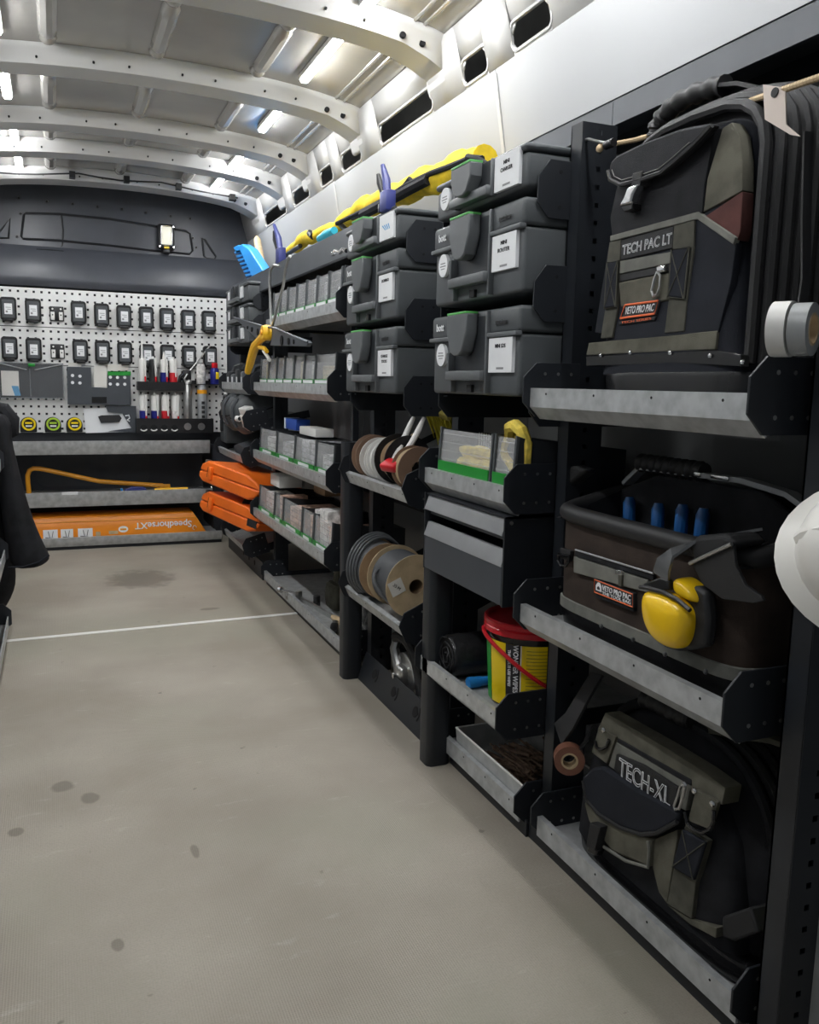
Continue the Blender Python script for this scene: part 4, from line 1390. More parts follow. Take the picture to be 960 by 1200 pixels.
t = thing('upright_case', 'upright dark case with two white tags at the end of the bench', 'tool case', (0.815, 4.585, 0.592), RIGHT)
part('shell', MB().rbox(-.075, .075, 0, .20, 0, .215, .012, 3), 'case_grey', t)
part('tag', MB().box(-.062, -.048, -.0012, .002, .13, .19), 'white_label', t)
part('tag', MB().box(.032, .050, -.0012, .002, .11, .18), 'white_label', t)
part('clasp', MB().rbox(-.02, .012, -.012, .004, .06, .12, .003), 'case_dark', t)
part('grip', MB().tube([(-.05, .02, .215), (-.045, .02, .245), (.045, .02, .245), (.05, .02, .215)], .009, 8), 'case_dark', t)
t = thing('folder_case', 'flat blue grey folder lying in the short tilted tray', 'folder', (0.838, 4.16, 0.555), 0, rot=(0, R(-16), 0))
part('cover', MB().prism([(-.17, 0), (.20, 0), (.20, .035), (.06, .058), (-.05, .055), (-.17, .03)], 'x', 0, .20), 'anthracite_light', t, bevel=.003)
t = thing('hose_coil', 'black hose coil resting in the far bay under the grey cases', 'hose', (1.01, 4.42, 0.64), 0, rot=(0, R(65), 0))
for i in range(3):
    part('turn', MB().tube([((.045 + .004 * i) * math.cos(R(q)), (.06 + .004 * i) * math.sin(R(q)), -.012 + .014 * i) for q in range(0, 360, 15)], .009, 8, True), 'black_rubber', t)
# ------------------------------------------------------------------ perforated tool board and what hangs on it
YP = 5.19
tb = thing('tool_board', 'pale grey perforated tool board of three panels on the bulkhead', 'tool board', (0, YP, 0))
for (z0, z1) in ((1.190, 1.395), (0.985, 1.186), (0.612, 0.981)):
    part('perforated_panel', MB().holes(-0.42, 0.945, z0, z1, 0.0385, 0.0395, 0.012, 0.012), 'peg_grey', tb, solid=.002, smooth=0)
part('edge_strip', MB().box(0.945, 0.952, -.004, .02, 0.612, 1.395), 'peg_grey', tb)
part('backing', MB().box(-.42, .945, .045, .05, .612, 1.395), 'anthracite', tb)


def bp(px, py, d=0.0):
    p = onY(px, py, YP - d)
    return Vector((p.x, YP - .003, p.z))


def battery_proto(label, loc):
    t = thing('battery_mount', label, 'battery', loc, 0, 'tool batteries on wall mounts')
    part('mount', MB().prism(rrect(-.040, .040, -.058, .066, .016), 'y', -.026, 0), 'black_plastic', t, bevel=.003)
    part('battery', MB().prism(rrect(-.031, .031, -.048, .050, .008), 'y', -.046, -.024), 'case_grey', t, bevel=.004)
    lb = part('label', MB().box(-.018, .020, -.0475, -.046, -.026, .030), 'white_label', t)
    part('print', MB().box(-.012, -.002, -.0480, -.0474, -.018, -.008).box(-.012, .014, -.0480, -.0474, .008, .011).box(-.004, .014, -.0480, -.0474, -.002, .001), 'ink_grey', lb, kind='stuff')
    part('latch', MB().rbox(-.022, .022, -.044, -.026, -.064, -.050, .003), 'black_plastic', t)
    return t


row1 = [(10, 363), (39, 365), (92, 367.5), (119, 370), (145, 372), (171, 373.5), (195, 375), (220, 377), (244, 378)]
row2 = [(11.5, 409), (39.7, 410.5), (94, 412), (120, 413), (146, 414.5), (172, 417), (196, 417.5), (221, 418.5), (245.5, 419)]
bat = None
for r_, lab in ((row1, 'black tool battery in the upper row'), (row2, 'black tool battery in the lower row')):
    for i, q in enumerate(r_):
        lb_ = '%s %s counted from the case rack' % (ORDN[len(r_) - 1 - i], lab)
        if bat is None:
            bat = battery_proto(lb_, bp(*q))
        else:
            dup(bat, loc=bp(*q), label=lb_)
emt = None
for q, lab in (((66.5, 368), 'empty black battery bracket with two white clips in the upper row'), ((67.5, 412), 'empty black battery bracket with two white clips in the lower row')):
    if emt is None:
        t = emt = thing('empty_bracket', lab, 'bracket', bp(*q), 0, 'empty battery brackets')
        part('plate', MB().rbox(-.036, .036, -.012, 0, -.038, .040, .004), 'black_plastic', t)
        for s in (-1, 1):
            part('clip', MB().rbox(s * .021 - .010, s * .021 + .010, -.016, -.011, -.034, .010, .002), 'white_plastic', t)
            part('screw', MB().cyl((s * .021, -.016, -.006), (s * .021, -.0175, -.006), .004, n=8), 'ink', t)
            part('peg', MB().cyl((s * .021, -.012, .026), (s * .021, -.0145, .026), .005, n=8), 'white_plastic', t)
    else:
        dup(emt, loc=bp(*q), label=lab)

# clear organiser case
p = bp(37, 446)
t = thing('organiser_case', 'clear parts organiser with a green latch on the tool board', 'organiser', (p.x, p.y, p.z))
a, b = 0.165, 0.098
fr = MB()
fr.box(-a, a, -.055, -.003, -b, -b + .006).box(-a, a, -.055, -.003, b - .006, b).box(-a, -a + .006, -.055, -.003, -b + .006, b - .006).box(a - .006, a, -.055, -.003, -b + .006, b - .006)
part('frame', fr, 'smoke_plastic', t)
part('back', MB().box(-a + .006, a - .006, -.010, -.004, -b + .006, b - .006), 'case_dark', t)
part('front_sheet', MB().box(-a, a, -.058, -.056, -b, b), 'clear_thin', t)
part('latch', MB().rbox(-.012, .022, -.064, -.056, b - .022, b - .006, .003), 'green_strip', t)
for s in (-1, 1):
    part('brace', MB().tube([(s * a * .95, -.059, b - .008), (s * .02, -.059, b - .04)], .003, 6), 'silver_strip', t)
part('divider', MB().box(-.008, -.004, -.052, -.012, -b + .008, b - .03), 'smoke_plastic', t)
p2 = (p.x, p.y, p.z)
o = part('paper_sheet', MB().box(-.148, -.062, -.050, -.046, -.082, .050), 'paper', loc=p2)
tag(o, 'pale paper sheet inside the clear organiser', 'paper')
part('blue_corner', MB().prism([(-.10, -.030), (-.066, -.030), (-.056, -.082), (-.085, -.082)], 'y', -.0512, -.050), 'ink_blue', o)

# grey steel bracket panel with papers
p = bp(115, 452)
t = thing('bracket_panel', 'dark grey folded steel holder with punched holes on the tool board', 'bracket', (p.x, p.y, p.z))
sc = 1 / 6.0


def bq(cx, cy):
    q = onY(cx * sc, 410 + cy * sc, YP - .03)
    return (q.x - p.x, q.z - p.z)


part('face', MB().prism([bq(*c) for c in ((470, 118), (640, 122), (645, 262), (755, 268), (757, 152), (918, 152), (915, 388), (475, 384))], 'y', -.034, -.030), 'drawer_grey', t, bevel=.001)
dots = MB()
for c in ((510, 180), (562, 185), (510, 230), (562, 233), (775, 192), (826, 194), (877, 194), (775, 240), (826, 242), (877, 242)):
    x, z = bq(*c)
    dots.cyl((x, -.0345, z), (x, -.0338, z), .009, n=10)
part('hole', dots, 'white_label', t, kind='stuff')
part('slot', MB().prism([bq(*c) for c in ((645, 330), (750, 330), (750, 375), (645, 375))], 'y', -.0348, -.0338), 'hole_dark', t)
part('side_flange', MB().box(bq(470, 118)[0], bq(470, 118)[0] + .003, -.030, 0, bq(470, 384)[1], bq(470, 118)[1]), 'drawer_grey', t)
part('side_flange', MB().box(bq(915, 118)[0] - .003, bq(915, 118)[0], -.030, 0, bq(470, 384)[1], bq(757, 152)[1]), 'drawer_grey', t)
part('green_edge', MB().prism([bq(*c) for c in ((757, 152), (920, 152), (920, 180), (757, 180))], 'y', -.036, -.0338), 'green_strip', t)
for nm, cs, lab in (('paper_note', ((662, 112), (755, 108), (752, 265), (662, 262)), 'white note tucked in the notch of the grey steel holder'), ('paper_strip', ((480, 88), (572, 95), (572, 130), (480, 128)), 'white strip of paper over the left corner of the grey holder'), ('paper_strip', ((740, 105), (905, 100), (900, 145), (755, 148)), 'white strip of paper above the green edge of the grey holder')):
    o = part(nm, MB().prism([bq(*c) for c in cs], 'y', -.026, -.022), 'paper', loc=tuple(p))
    tag(o, lab, 'paper')

# three tape measures
for (px, col, lab) in ((33.5, 'yellow_label', 'black tape measure with a yellow ring beside the jacket'), (62, 'lime', 'black tape measure with a lime green ring'), (87, 'yellow_label', 'black tape measure with a yellow ring beside the blister pack')):
    q = bp(px, 497.5)
    t = thing('tape_measure', lab, 'tape measure', q, 0, 'tape measures on the tool board')
    body = [(-.042, -.040), (.042, -.040), (.043, -.002)] + arc(0, 0, .043, 0, 155, 9) + [(-.043, -.01)]
    part('body', MB().prism(body, 'y', -.042, 0), 'black_plastic', t, bevel=.004)
    part('ring', MB().tube([(.031 * math.cos(R(k * 15)) + .002, -.043, .031 * math.sin(R(k * 15)) + .004) for k in range(24)], .0055, 6, True), col, t)
    part('face_label', MB().box(-.016, .020, -.0445, -.042, .006, .016), col, t)
    part('print', MB().box(-.014, .018, -.0445, -.042, -.010, -.002), 'white_label', t)
    part('hook', MB().rbox(-.052, -.040, -.032, -.012, -.044, -.032, .002), 'white_plastic', t)

# blister pack
p = bp(128, 493)
t = thing('blister_pack', 'white blister pack with a black tool outline on the tool board', 'packaging', (p.x, p.y, p.z))
part('card', MB().prism([((cx * sc - 128) * .0052, -(410 + cy * sc - 493) * .0052) for (cx, cy) in ((610, 425), (760, 410), (935, 420), (935, 570), (620, 578))], 'y', -.012, -.006), 'white_label', t)
part('grey_block', MB().prism([((cx * sc - 128) * .0052, -(410 + cy * sc - 493) * .0052) for (cx, cy) in ((745, 395), (938, 400), (938, 575), (760, 565), (905, 545), (850, 450), (760, 440))], 'y', -.022, -.004), 'drawer_grey', t)
part('tool_outline', MB().prism([((cx * sc - 128) * .0052, -(410 + cy * sc - 493) * .0052) for (cx, cy) in ((698, 470), (720, 462), (830, 458), (845, 480), (830, 505), (715, 512))], 'y', -.024, -.010), 'ink', t)
part('white_swirl', MB().tube([((cx * sc - 128) * .0052, -.023, -(410 + cy * sc - 493) * .0052) for (cx, cy) in ((868, 465), (890, 460), (895, 480), (878, 492), (895, 500))], .004, 6), 'white_label', t)

# ------------------------------------------------------------------ sealant racks
def sq(cx, cy):
    """crop coordinates of the sealant corner to board plane"""
    return 140 + cx / 7.385, 390 + cy / 7.385


for (x0, x1, ytop, ybot, lab, caps) in ((150, 540, 420, 500, 'black open rack holding the upper row of sealant cartridges', 0), (140, 790, 735, 860, 'black open rack holding the lower row of sealant cartridges and foam cans', 1)):
    a, b = bp(*sq(x0, ytop)), bp(*sq(x1, ybot))
    t = thing('cartridge_rack', lab, 'rack', (a.x, YP - .003, b.z))
    w, hh = b.x - a.x, a.z - b.z
    part('front', MB().box(0, w, -.084, -.081, 0, hh), 'black_plastic', t)
    part('base', MB().box(0, w, -.081, -.002, -.0015, .0015), 'black_plastic', t)
    part('side', MB().box(-.003, 0, -.084, -.002, 0, hh), 'black_plastic', t)
    part('side', MB().box(w, w + .003, -.084, -.002, 0, hh), 'black_plastic', t)
    if caps:
        for cx in (198, 285, 373, 460):
            c = bp(*sq(cx, 815))
            part('round_window', MB().cyl((c.x - a.x, -.0848, c.z - b.z), (c.x - a.x, -.0838, c.z - b.z), .018, n=14), 'hole_dark', t)
            part('cap_rim', MB().tube([(c.x - a.x + .018 * math.cos(R(k)), -.0855, c.z - b.z - .004 + .013 * math.sin(R(k))) for k in range(200, 341, 14)], .0035, 6), 'white_plastic', t)
        for cx in (573, 690):
            c = bp(*sq(cx, 805))
            part('can_base', MB().lathe([(.021, -.001), (.021, .004), (.012, .009), (0, .010)], c=(c.x - a.x, -.086, c.z - b.z), axis='y', n=16), 'steel', t)
ZU, ZL = bp(*sq(150, 500)).z + .002, bp(*sq(140, 860)).z + .002


def cartridge(label, cx, zb, h, cap, body, nozzle=0.0, lean=0.0, tipcap='white_plastic', band=None, group='sealant cartridges'):
    x = bp(*sq(cx, 600), ).x
    t = thing('sealant_cartridge', label, 'sealant', (x, YP - .046, zb), 0, group)
    r = .0225
    part('tube', MB().lathe([(r * .96, 0), (r, .003), (r, h - .012), (r * .9, h - .004), (r * .5, h), (0, h)], n=18), body, t)
    if band:
        part('band', MB().lathe([(r + .0004, h * .10), (r + .0006, h * .10), (r + .0006, h * .58), (r + .0004, h * .58)], n=18), band, t)
    part('neck', MB().lathe([(.009, h - .001), (.008, h + .014), (0, h + .014)], n=12), 'white_plastic', t)
    if nozzle:
        part('nozzle', MB().lathe([(.008, h + .010), (.003, h + nozzle), (0, h + nozzle)], n=12), tipcap, t)
    # spare nozzle clipped along the front
    part('spare_nozzle', MB().lathe([(.0085, h + .002), (.0075, h - .03), (.004, h * .42), (0, h * .42)], c=(.012, -r - .006, 0), n=10), 'white_plastic', t)
    part('nozzle_tip', MB().lathe([(.0055, h * .44), (.0045, h * .22), (0, h * .22)], c=(.012, -r - .006, 0), n=10), 'red_plastic', t)
    return t


hU = bp(*sq(200, 225)).z - ZU
hL = bp(*sq(205, 535)).z - ZL
cartridge('white sealant cartridge with a tall red-tipped nozzle in the upper rack', 200, ZU, hU, 0, 'white_plastic', nozzle=.11)
cartridge('dark sealant cartridge with a white cap in the upper rack', 290, ZU, hU, 0, 'black_plastic', band='ink')
cartridge('blue banded sealant cartridge in the upper rack', 385, ZU, hU, 0, 'white_plastic', nozzle=.045, band='blue_can')
cartridge('red banded sealant cartridge at the end of the upper rack', 462, ZU, hU, 0, 'white_plastic', band='red_label')
cartridge('blue and white sealant cartridge at the start of the lower rack', 200, ZL, hL, 0, 'white_plastic', band='blue_can')
cartridge('red and white sealant cartridge with a navy base in the lower rack', 300, ZL, hL, 0, 'white_plastic', band='blue_can')
cartridge('red sealant cartridge with a white cap in the lower rack', 388, ZL, hL, 0, 'white_plastic', band='red_label')
cartridge('white sealant cartridge with red print next to the foam cans', 475, ZL, hL, 0, 'white_plastic', band='packet_b')


def can(name, label, cat, cx, zb, h, r, body, cap, capcol, yoff=.05, band=None):
    x = bp(*sq(cx, 600)).x
    t = thing(name, label, cat, (x, YP - yoff, zb))
    part('can', MB().lathe([(r * .95, 0), (r, .003), (r, h - .014), (r * .82, h - .004), (r * .8, h), (0, h)], n=20), body, t)
    if band:
        part('band', MB().lathe([(r + .0004, h * .12), (r + .0006, h * .12), (r + .0006, h * .74), (r + .0004, h * .74)], n=20), band, t)
    part('cap', MB().lathe([(r * .7, h - .001), (r * .72, h + cap * .8), (r * .5, h + cap), (0, h + cap)], n=16), capcol, t)
    return t


hC = bp(*sq(590, 430)).z - ZL
can('foam_can', 'plain silver foam can in the lower sealant rack', 'spray can', 580, ZL, hC, .026, 'steel', .010, 'white_plastic')
t = can('foam_can', 'silver foam can with dark vertical print in the lower sealant rack', 'spray can', 705, ZL, hC - .005, .028, 'silver_strip', .018, 'black_plastic')
pr = MB()
for i in range(6):
    pr.box(-.008, .010, -.0292, -.0278, .03 + i * .027, .046 + i * .027)
part('print', pr, 'ink', t, kind='stuff')
part('gold_band', MB().lathe([(.0284, hC * .78), (.0288, hC * .78), (.0288, hC * .86), (.0284, hC * .86)], n=20), 'orange_paint', t)
ZS = bp(*sq(690, 425)).z
sh = thing('can_shelf', 'small black ledge above the foam cans', 'shelf', (bp(*sq(545, 425)).x, YP - .003, ZS - .012))
wS = bp(*sq(890, 425)).x - bp(*sq(545, 425)).x
part('ledge', MB().box(0, wS, -.075, 0, -.003, 0), 'black_plastic', sh)
part('back_lip', MB().box(0, wS, -.004, 0, 0, .02), 'black_plastic', sh)
can('spray_can', 'pale spray can on the ledge above the foam cans', 'spray can', 697, ZS - .0115, bp(*sq(690, 255)).z - ZS, .026, 'packet_b', .010, 'steel')
t = can('spray_can', 'blue lubricant spray can with a red cap', 'spray can', 815, ZS - .0115, bp(*sq(690, 285)).z - ZS, .026, 'blue_can', .030, 'red_plastic', band=None)
part('logo_patch', MB().rbox(.002, .020, -.0275, -.0255, .03, .07, .003), 'yellow_label', t)
# foam gun leaning behind
p = bp(*sq(590, 340))
t = thing('foam_gun', 'black and silver foam gun with a thin steel barrel', 'foam gun', (p.x, YP - .05, p.z))
b1 = bp(*sq(775, 115)) - bp(*sq(590, 340))
part('barrel', MB().cyl((0, 0, 0), (b1.x, .01, b1.z), .0045, n=10), 'steel', t)
part('body', MB().rbox(-.035, .012, -.014, .014, -.045, .012, .006), 'black_plastic', t)
part('trigger', MB().tube([(-.01, -.012, -.01), (-.028, -.014, -.04), (-.02, -.014, -.066)], .005, 6), 'steel', t)
part('grip', MB().tube([(-.02, 0, -.0), (-.05, 0, -.028), (-.055, 0, -.064)], .010, 8), 'black_plastic', t)
part('adapter', MB().lathe([(.014, -.075), (.016, -.05), (.010, -.04), (0, -.04)], n=12), 'steel', t)

# ------------------------------------------------------------------ on the bench shelves
for (px, lab, dx) in ((72, 'clear offcut lying on the bench below the board', .08), (105, 'black bit on the bench below the board', .02)):
    q = onY(px, 514, 4.96)
    o = part('small_offcut', MB().rbox(-dx / 2, dx / 2, -.02, .02, 0, .008, .002), 'white_plastic' if dx > .05 else 'black_plastic', loc=(q.x, 4.96, .555))
    tag(o, lab, 'offcut')
pts = [onY(x, y, 4.99) for (x, y) in ((34.2, 580), (32.8, 566), (32.4, 557), (34.5, 551.5), (39, 549), (46, 549.2), (51, 550), (70, 554), (95, 559.5), (116, 564), (150, 566.5), (191, 569))]
t = thing('bow_saw', 'yellow tubular bow saw standing on the open shelf', 'saw', (0, 4.99, 0))
part('frame', MB().tube([(q.x, 0, q.z) for q in pts], .0125, 10), 'orange_paint', t)
part('blade', MB().box(pts[0].x, pts[-1].x + .03, -.001, .001, .283, .300), 'steel', t)
part('tensioner', MB().rbox(pts[-1].x - .02, pts[-1].x + .04, -.012, .012, .284, pts[-1].z + .008, .004), 'orange_paint', t)
# bar clamp along the shelf front
t = thing('bar_clamp', 'long bar clamp with blue head and yellow handle on the open shelf', 'clamp', (0, 4.895, .300))
xA = [onY(px, 573, 4.895).x for px in (40, 144, 173, 181, 220, 249)]
part('bar', MB().box(xA[0], xA[5], -.004, .004, -.012, .006), 'steel', t)
part('head', MB().prism([(xA[1], -.014), (xA[1] + .01, .016), (xA[1] + .05, .030), (xA[2] - .02, .026), (xA[2], .008), (xA[2], -.014)], 'y', -.018, .018), 'blue_clamp', t, bevel=.003)
part('pad', MB().rbox(xA[1] - .012, xA[1], -.018, .018, -.016, .022, .003), 'blue_plastic', t)
part('handle', MB().cyl((xA[3], 0, .004), (xA[4], 0, .006), .0135, n=12), 'yellow_handle', t)
part('grip', MB().cyl((xA[4], 0, .006), (xA[5] - .01, 0, .008), .0125, .008, n=12), 'black_plastic', t)
part('end_ball', MB().ellipsoid((xA[5] - .004, 0, .010), .010, .010, .010, 10, 6), 'chrome', t)
q = onY(52, 579, 4.85)
o = part('shelf_tag', MB().box(-.04, .04, -.0016, 0, -.008, .008), 'white_label', loc=(onY(82, 579, 4.85).x, 4.8495, q.z))
tag(o, 'white paper tag on the lip of the bow saw shelf', 'label')

# orange trestle box
t = thing('trestle_box', 'long orange folded trestle with upside-down white lettering', 'trestle', (0, 4.872, 0.0395))
x0, x1 = -0.25, onY(245, 618, 4.87).x
zt = onY(150, 602, 4.90).z - .0395
prof = [(0.0, 0.0), (0.006, 0.06), (0.020, zt - .018), (0.032, zt - .003), (0.050, zt), (0.20, zt), (0.20, 0)]
mb = MB()
sec = []
for (xx, cut) in ((x0, 0), (x1, 1)):
    sec.append([(xx - (z * .62 if cut else 0), y, z) for (y, z) in prof])
n = len(prof)
mb._add(sec[0] + sec[1], [list(range(n)), list(range(n, 2 * n))[::-1]] + [(i, (i + 1) % n, n + (i + 1) % n, n + i) for i in range(n)])
part('shell', mb, 'orange_box', t, bevel=.004)
part('top_crease', MB().tube([(x0, .0155, zt - .032), (x1 - .07, .0155, zt - .032)], .0022, 6), 'orange_paint', t)
ang = math.atan2(.014, zt - .078)
xm = (onY(160, 615, 4.88).x + onY(223, 615, 4.88).x) / 2
text('SpeedhorseXT', .050, 'white_label', t, (xm, .0065, zt * .53), rot=(R(9), R(180), 0), bold=.0008, xs=1.02)
for (px, wpx, m) in ((59, 15, 'white_label'), (78.5, 13, 'white_label'), (100, 15.5, 'white_label')):
    c = onY(px, 623, 4.875)
    w = wpx / 208 / 2
    pn = part('pictogram', MB(Matrix.Translation((c.x, .0025, .036)) @ Matrix.Rotation(R(-7), 4, 'X')).box(-w, w, -.001, .003, -.022, .036), m, t)
    part('pictogram_drawing', MB(Matrix.Translation((c.x, .0010, .036)) @ Matrix.Rotation(R(-7), 4, 'X')).tube([(-w * .7, -.0005, -.005), (w * .7, -.0005, -.012)], .0026, 5).tube([(-w * .3, -.0005, .028), (-w * .1, -.0005, -.006)], .0018, 5).tube([(w * .4, -.0005, .028), (w * .2, -.0005, -.006)], .0018, 5), 'steel_dark', pn, kind='stuff')
    part('pictogram_arrow', MB(Matrix.Translation((c.x, .0010, .036)) @ Matrix.Rotation(R(-7), 4, 'X')).box(-w * .6, w * .5, -.0008, .0, -.016, -.013), 'red_plastic', pn)
c = onY(144.5, 618, 4.875)
sl = part('round_seal', MB(Matrix.Translation((c.x, .0060, .058)) @ Matrix.Rotation(R(-10), 4, 'X')).prism([(.026 * math.cos(R(k * 20)), .018 * math.sin(R(k * 20))) for k in range(18)], 'y', -.001, .003), 'white_label', t)
part('seal_print', MB(Matrix.Translation((c.x, .0045, .058)) @ Matrix.Rotation(R(-10), 4, 'X')).box(-.016, .016, -.001, .001, -.005, .005), 'orange_paint', sl)
c = onY(133, 621, 4.875)
part('pale_print', MB(Matrix.Translation((c.x, .0048, .044)) @ Matrix.Rotation(R(-8), 4, 'X')).box(-.024, .024, -.001, .002, -.010, .008), 'cardboard_light', t)
c = onY(115, 623, 4.875)
part('pale_print', MB(Matrix.Translation((c.x, .0040, .036)) @ Matrix.Rotation(R(-8), 4, 'X')).box(-.012, .012, -.001, .002, -.010, .014), 'cardboard_light', t)
c = onY(228, 617, 4.875)
part('end_ring', MB().tube([(c.x + .010 * math.cos(R(k * 30)), .002, .05 + .012 * math.sin(R(k * 30))) for k in range(10)], .002, 5), 'white_label', t)
# ------------------------------------------------------------------ the three tool bags


class Face:
    """a tilted front plane X = X0 + k (z - z0) of a bag; photo pixels become points on it"""

    def __init__(self, root, X0, z0, k, sc=1.0, ox=0.0, oy=0.0):
        self.root, self.X0, self.z0, self.k = root, X0, z0, k
        self.sc, self.ox, self.oy = sc, ox, oy
        rl = root.location
        self.yc = rl.y
        self.a = math.atan(k)
        self.M = Matrix.Translation((0, X0 - rl.x, z0 - rl.z)) @ Matrix.Rotation(-self.a, 4, 'X')

    def q(self, cx, cy):
        d = ray(self.ox + cx / self.sc, self.oy + cy / self.sc)
        t = (self.X0 + self.k * (H - self.z0)) / (d.x - self.k * d.z)
        p = Vector((0, 0, H)) + d * t
        return (self.yc - p.y, (p.z - self.z0) / math.cos(self.a))

    def panel(self, name, cs, m, n0=0.0, n1=.004, parent=None, bevel=.0012, label=None):
        return part(name, MB(self.M).prism([self.q(*c) for c in cs], 'y', -n1, -n0), m, parent or self.root, bevel=bevel, label=label)

    def line(self, name, cs, m, r=.002, n=.004, parent=None, closed=False, nn=6):
        pts = [(self.q(*c)[0], -n, self.q(*c)[1]) for c in cs]
        return part(name, MB(self.M).tube(pts, r, nn, closed), m, parent or self.root)

    def pt(self, c, n=0.0):
        x, s = self.q(*c)
        return self.M @ Vector((x, -n, s))

    def words(self, s, c0, c1, size, m, n=.005, outline=0.0, bold=0.0, parent=None, fit=True, shear=0.0):
        """lettering running from c0 to c1 (centre line)"""
        x0, s0 = self.q(*c0)
        x1, s1 = self.q(*c1)
        me = text_mesh(s, size, outline, bold)
        w = max(v.co.x for v in me.vertices) - min(v.co.x for v in me.vertices)
        L = math.hypot(x1 - x0, s1 - s0)
        me.transform(Matrix.Diagonal((L / w, 1, 1, 1)))
        if shear:
            sh = Matrix.Identity(4); sh[0][2] = shear; me.transform(sh)
        me.transform(Matrix.Rotation(-math.atan2(s1 - s0, x1 - x0), 4, 'Y'))
        me.transform(self.M @ Matrix.Translation(((x0 + x1) / 2, -n, (s0 + s1) / 2)))
        me.materials.clear(); me.materials.append(MATS[m])
        o = bpy.data.objects.new('lettering', me); C.objects.link(o); o.parent = parent or self.root
        return o


# ---- upright backpack on the top tray
ZT = 0.887
bg = thing('tool_backpack', 'black and olive tool backpack standing on the top tray', 'backpack', (0.862, 1.082, ZT + .0005), RIGHT)
part('base_tub', MB().loft([(0, .0, .115, .165, .108), (.006, .0, .115, .172, .115), (.052, .0, .115, .178, .118), (.058, .0, .115, .176, .116)], 40, 6), 'black_gloss', bg)
part('main_body', MB().loft([(.055, 0, .125, .172, .105), (.12, 0, .128, .174, .108), (.25, 0, .130, .172, .106), (.34, 0, .132, .166, .102), (.39, .002, .134, .155, .096), (.425, .004, .136, .135, .088), (.448, .006, .138, .105, .074), (.460, .008, .14, .06, .05)], 44, 4.2), 'black_fabric', bg)
part('front_pocket', MB().loft([(.055, -.010, .047, .166, .048), (.12, -.014, .046, .156, .047), (.25, -.016, .050, .146, .044), (.33, -.010, .056, .140, .040), (.385, -.004, .064, .125, .034), (.415, .0, .072, .10, .026), (.428, .002, .078, .07, .018)], 40, 5), 'navy_fabric', bg)
# zip bands wrapping the arch
def arch(hw, top, y, base=.07, ox=0.0):
    pts = [(-hw, y, base + (top - .12 - base) * i / 4) for i in range(5)]
    for i in range(1, 12):
        q = math.pi * i / 12
        pts.append((-hw * math.copysign(abs(math.cos(q)) ** .62, math.cos(q)) + ox, y + .012 * math.sin(q), top - .12 + .12 * math.sin(q) ** .75))
    pts += [(hw, y, base + (top - .12 - base) * i / 4) for i in range(4, -1, -1)]
    return pts


for (hw, top, y, r) in ((.158, .434, .022, .0085), (.167, .444, .038, .0085), (.173, .452, .055, .0085), (.177, .457, .072, .0085), (.180, .461, .089, .0085), (.181, .463, .106, .008)):
    part('zip_band', MB().tube(arch(hw, top, y), r, 8), 'web_black', bg)
part('side_panel', MB().loft([(.16, .020, .172, .158, .052), (.28, .020, .172, .155, .052), (.38, .018, .172, .142, .048)], 30, 6), 'maroon_fabric', bg)
F = Face(bg, 0.861, ZT, 0.035, 2.6667, 600, 60)
F.panel('lower_front', [(262, 880), (305, 610), (320, 582), (590, 512), (704, 598), (688, 720), (648, 880)], 'navy_fabric', -.01, .002)
F.panel('upper_front', [(318, 582), (312, 520), (338, 400), (420, 320), (600, 250), (640, 238), (606, 420), (600, 505), (590, 512)], 'black_fabric', -.02, .003)
F.panel('olive_side', [(600, 503), (612, 400), (660, 240), (690, 222), (712, 262), (722, 340), (722, 436)], 'olive_fabric', -.02, .001)
F.panel('maroon_corner', [(606, 516), (722, 438), (716, 560), (706, 592)], 'maroon_fabric', -.02, .001)
fl = F.panel('pocket_flap', [(332, 392), (338, 352), (360, 330), (440, 292), (560, 248), (648, 232), (662, 236), (600, 300), (540, 350), (500, 384), (440, 404), (375, 422), (345, 415)], 'black_fabric', .002, .020, bevel=.006)
F.line('flap_binding', [(332, 380), (340, 408), (372, 424), (440, 406), (500, 386), (545, 350), (605, 298), (660, 240)], 'web_black', .0038, .020, fl)
F.line('flap_stitch', [(345, 376), (352, 396), (376, 408), (436, 392), (492, 374), (535, 340), (590, 292)], 'stitch', .0006, .0205, fl)
F.panel('buckle_strap', [(415, 388), (445, 380), (438, 425), (408, 432)], 'web_black', .003, .023)
bk = F.panel('buckle', [(403, 432), (436, 422), (420, 452), (412, 482), (375, 492), (392, 462)], 'chrome', .010, .027, bevel=.003)
F.panel('buckle_socket', [(372, 488), (412, 480), (410, 500), (385, 508)], 'black_gloss', .004, .022)
F.panel('trim_band', [(316, 578), (590, 503), (708, 582), (702, 606), (588, 526), (316, 596)], 'grey_fabric', -.004, .006)
F.panel('name_panel', [(350, 592), (512, 548), (511, 616), (347, 655)], 'web_black', 0, .005)
F.words('TECH PAC LT', (354, 625), (509, 587), .022, 'white_label', .0056, outline=.00055)
F.panel('webbing', [(314, 598), (350, 590), (346, 660), (340, 800), (322, 895), (286, 898), (303, 790), (306, 660)], 'web_olive', 0, .006)
F.panel('webbing', [(516, 546), (580, 530), (577, 612), (556, 780), (548, 876), (486, 882), (500, 775), (512, 620)], 'web_olive', 0, .006)
for cs in (((312, 662), (346, 656), (338, 800), (303, 806)), ((514, 622), (570, 614), (553, 776), (503, 770))):
    bx_ = F.panel('stitched_patch', cs, 'navy_fabric', .004, .010, bevel=.003)
    F.line('patch_stitch', [cs[0], cs[2]], 'web_olive', .0009, .0104, bx_)
    F.line('patch_stitch', [cs[1], cs[3]], 'web_olive', .0009, .0104, bx_)
    F.line('patch_piping', list(cs), 'web_olive', .0016, .0088, bx_, closed=True)
F.panel('pocket_band', [(347, 657), (509, 627), (506, 664), (345, 697)], 'grey_fabric', 0, .006)
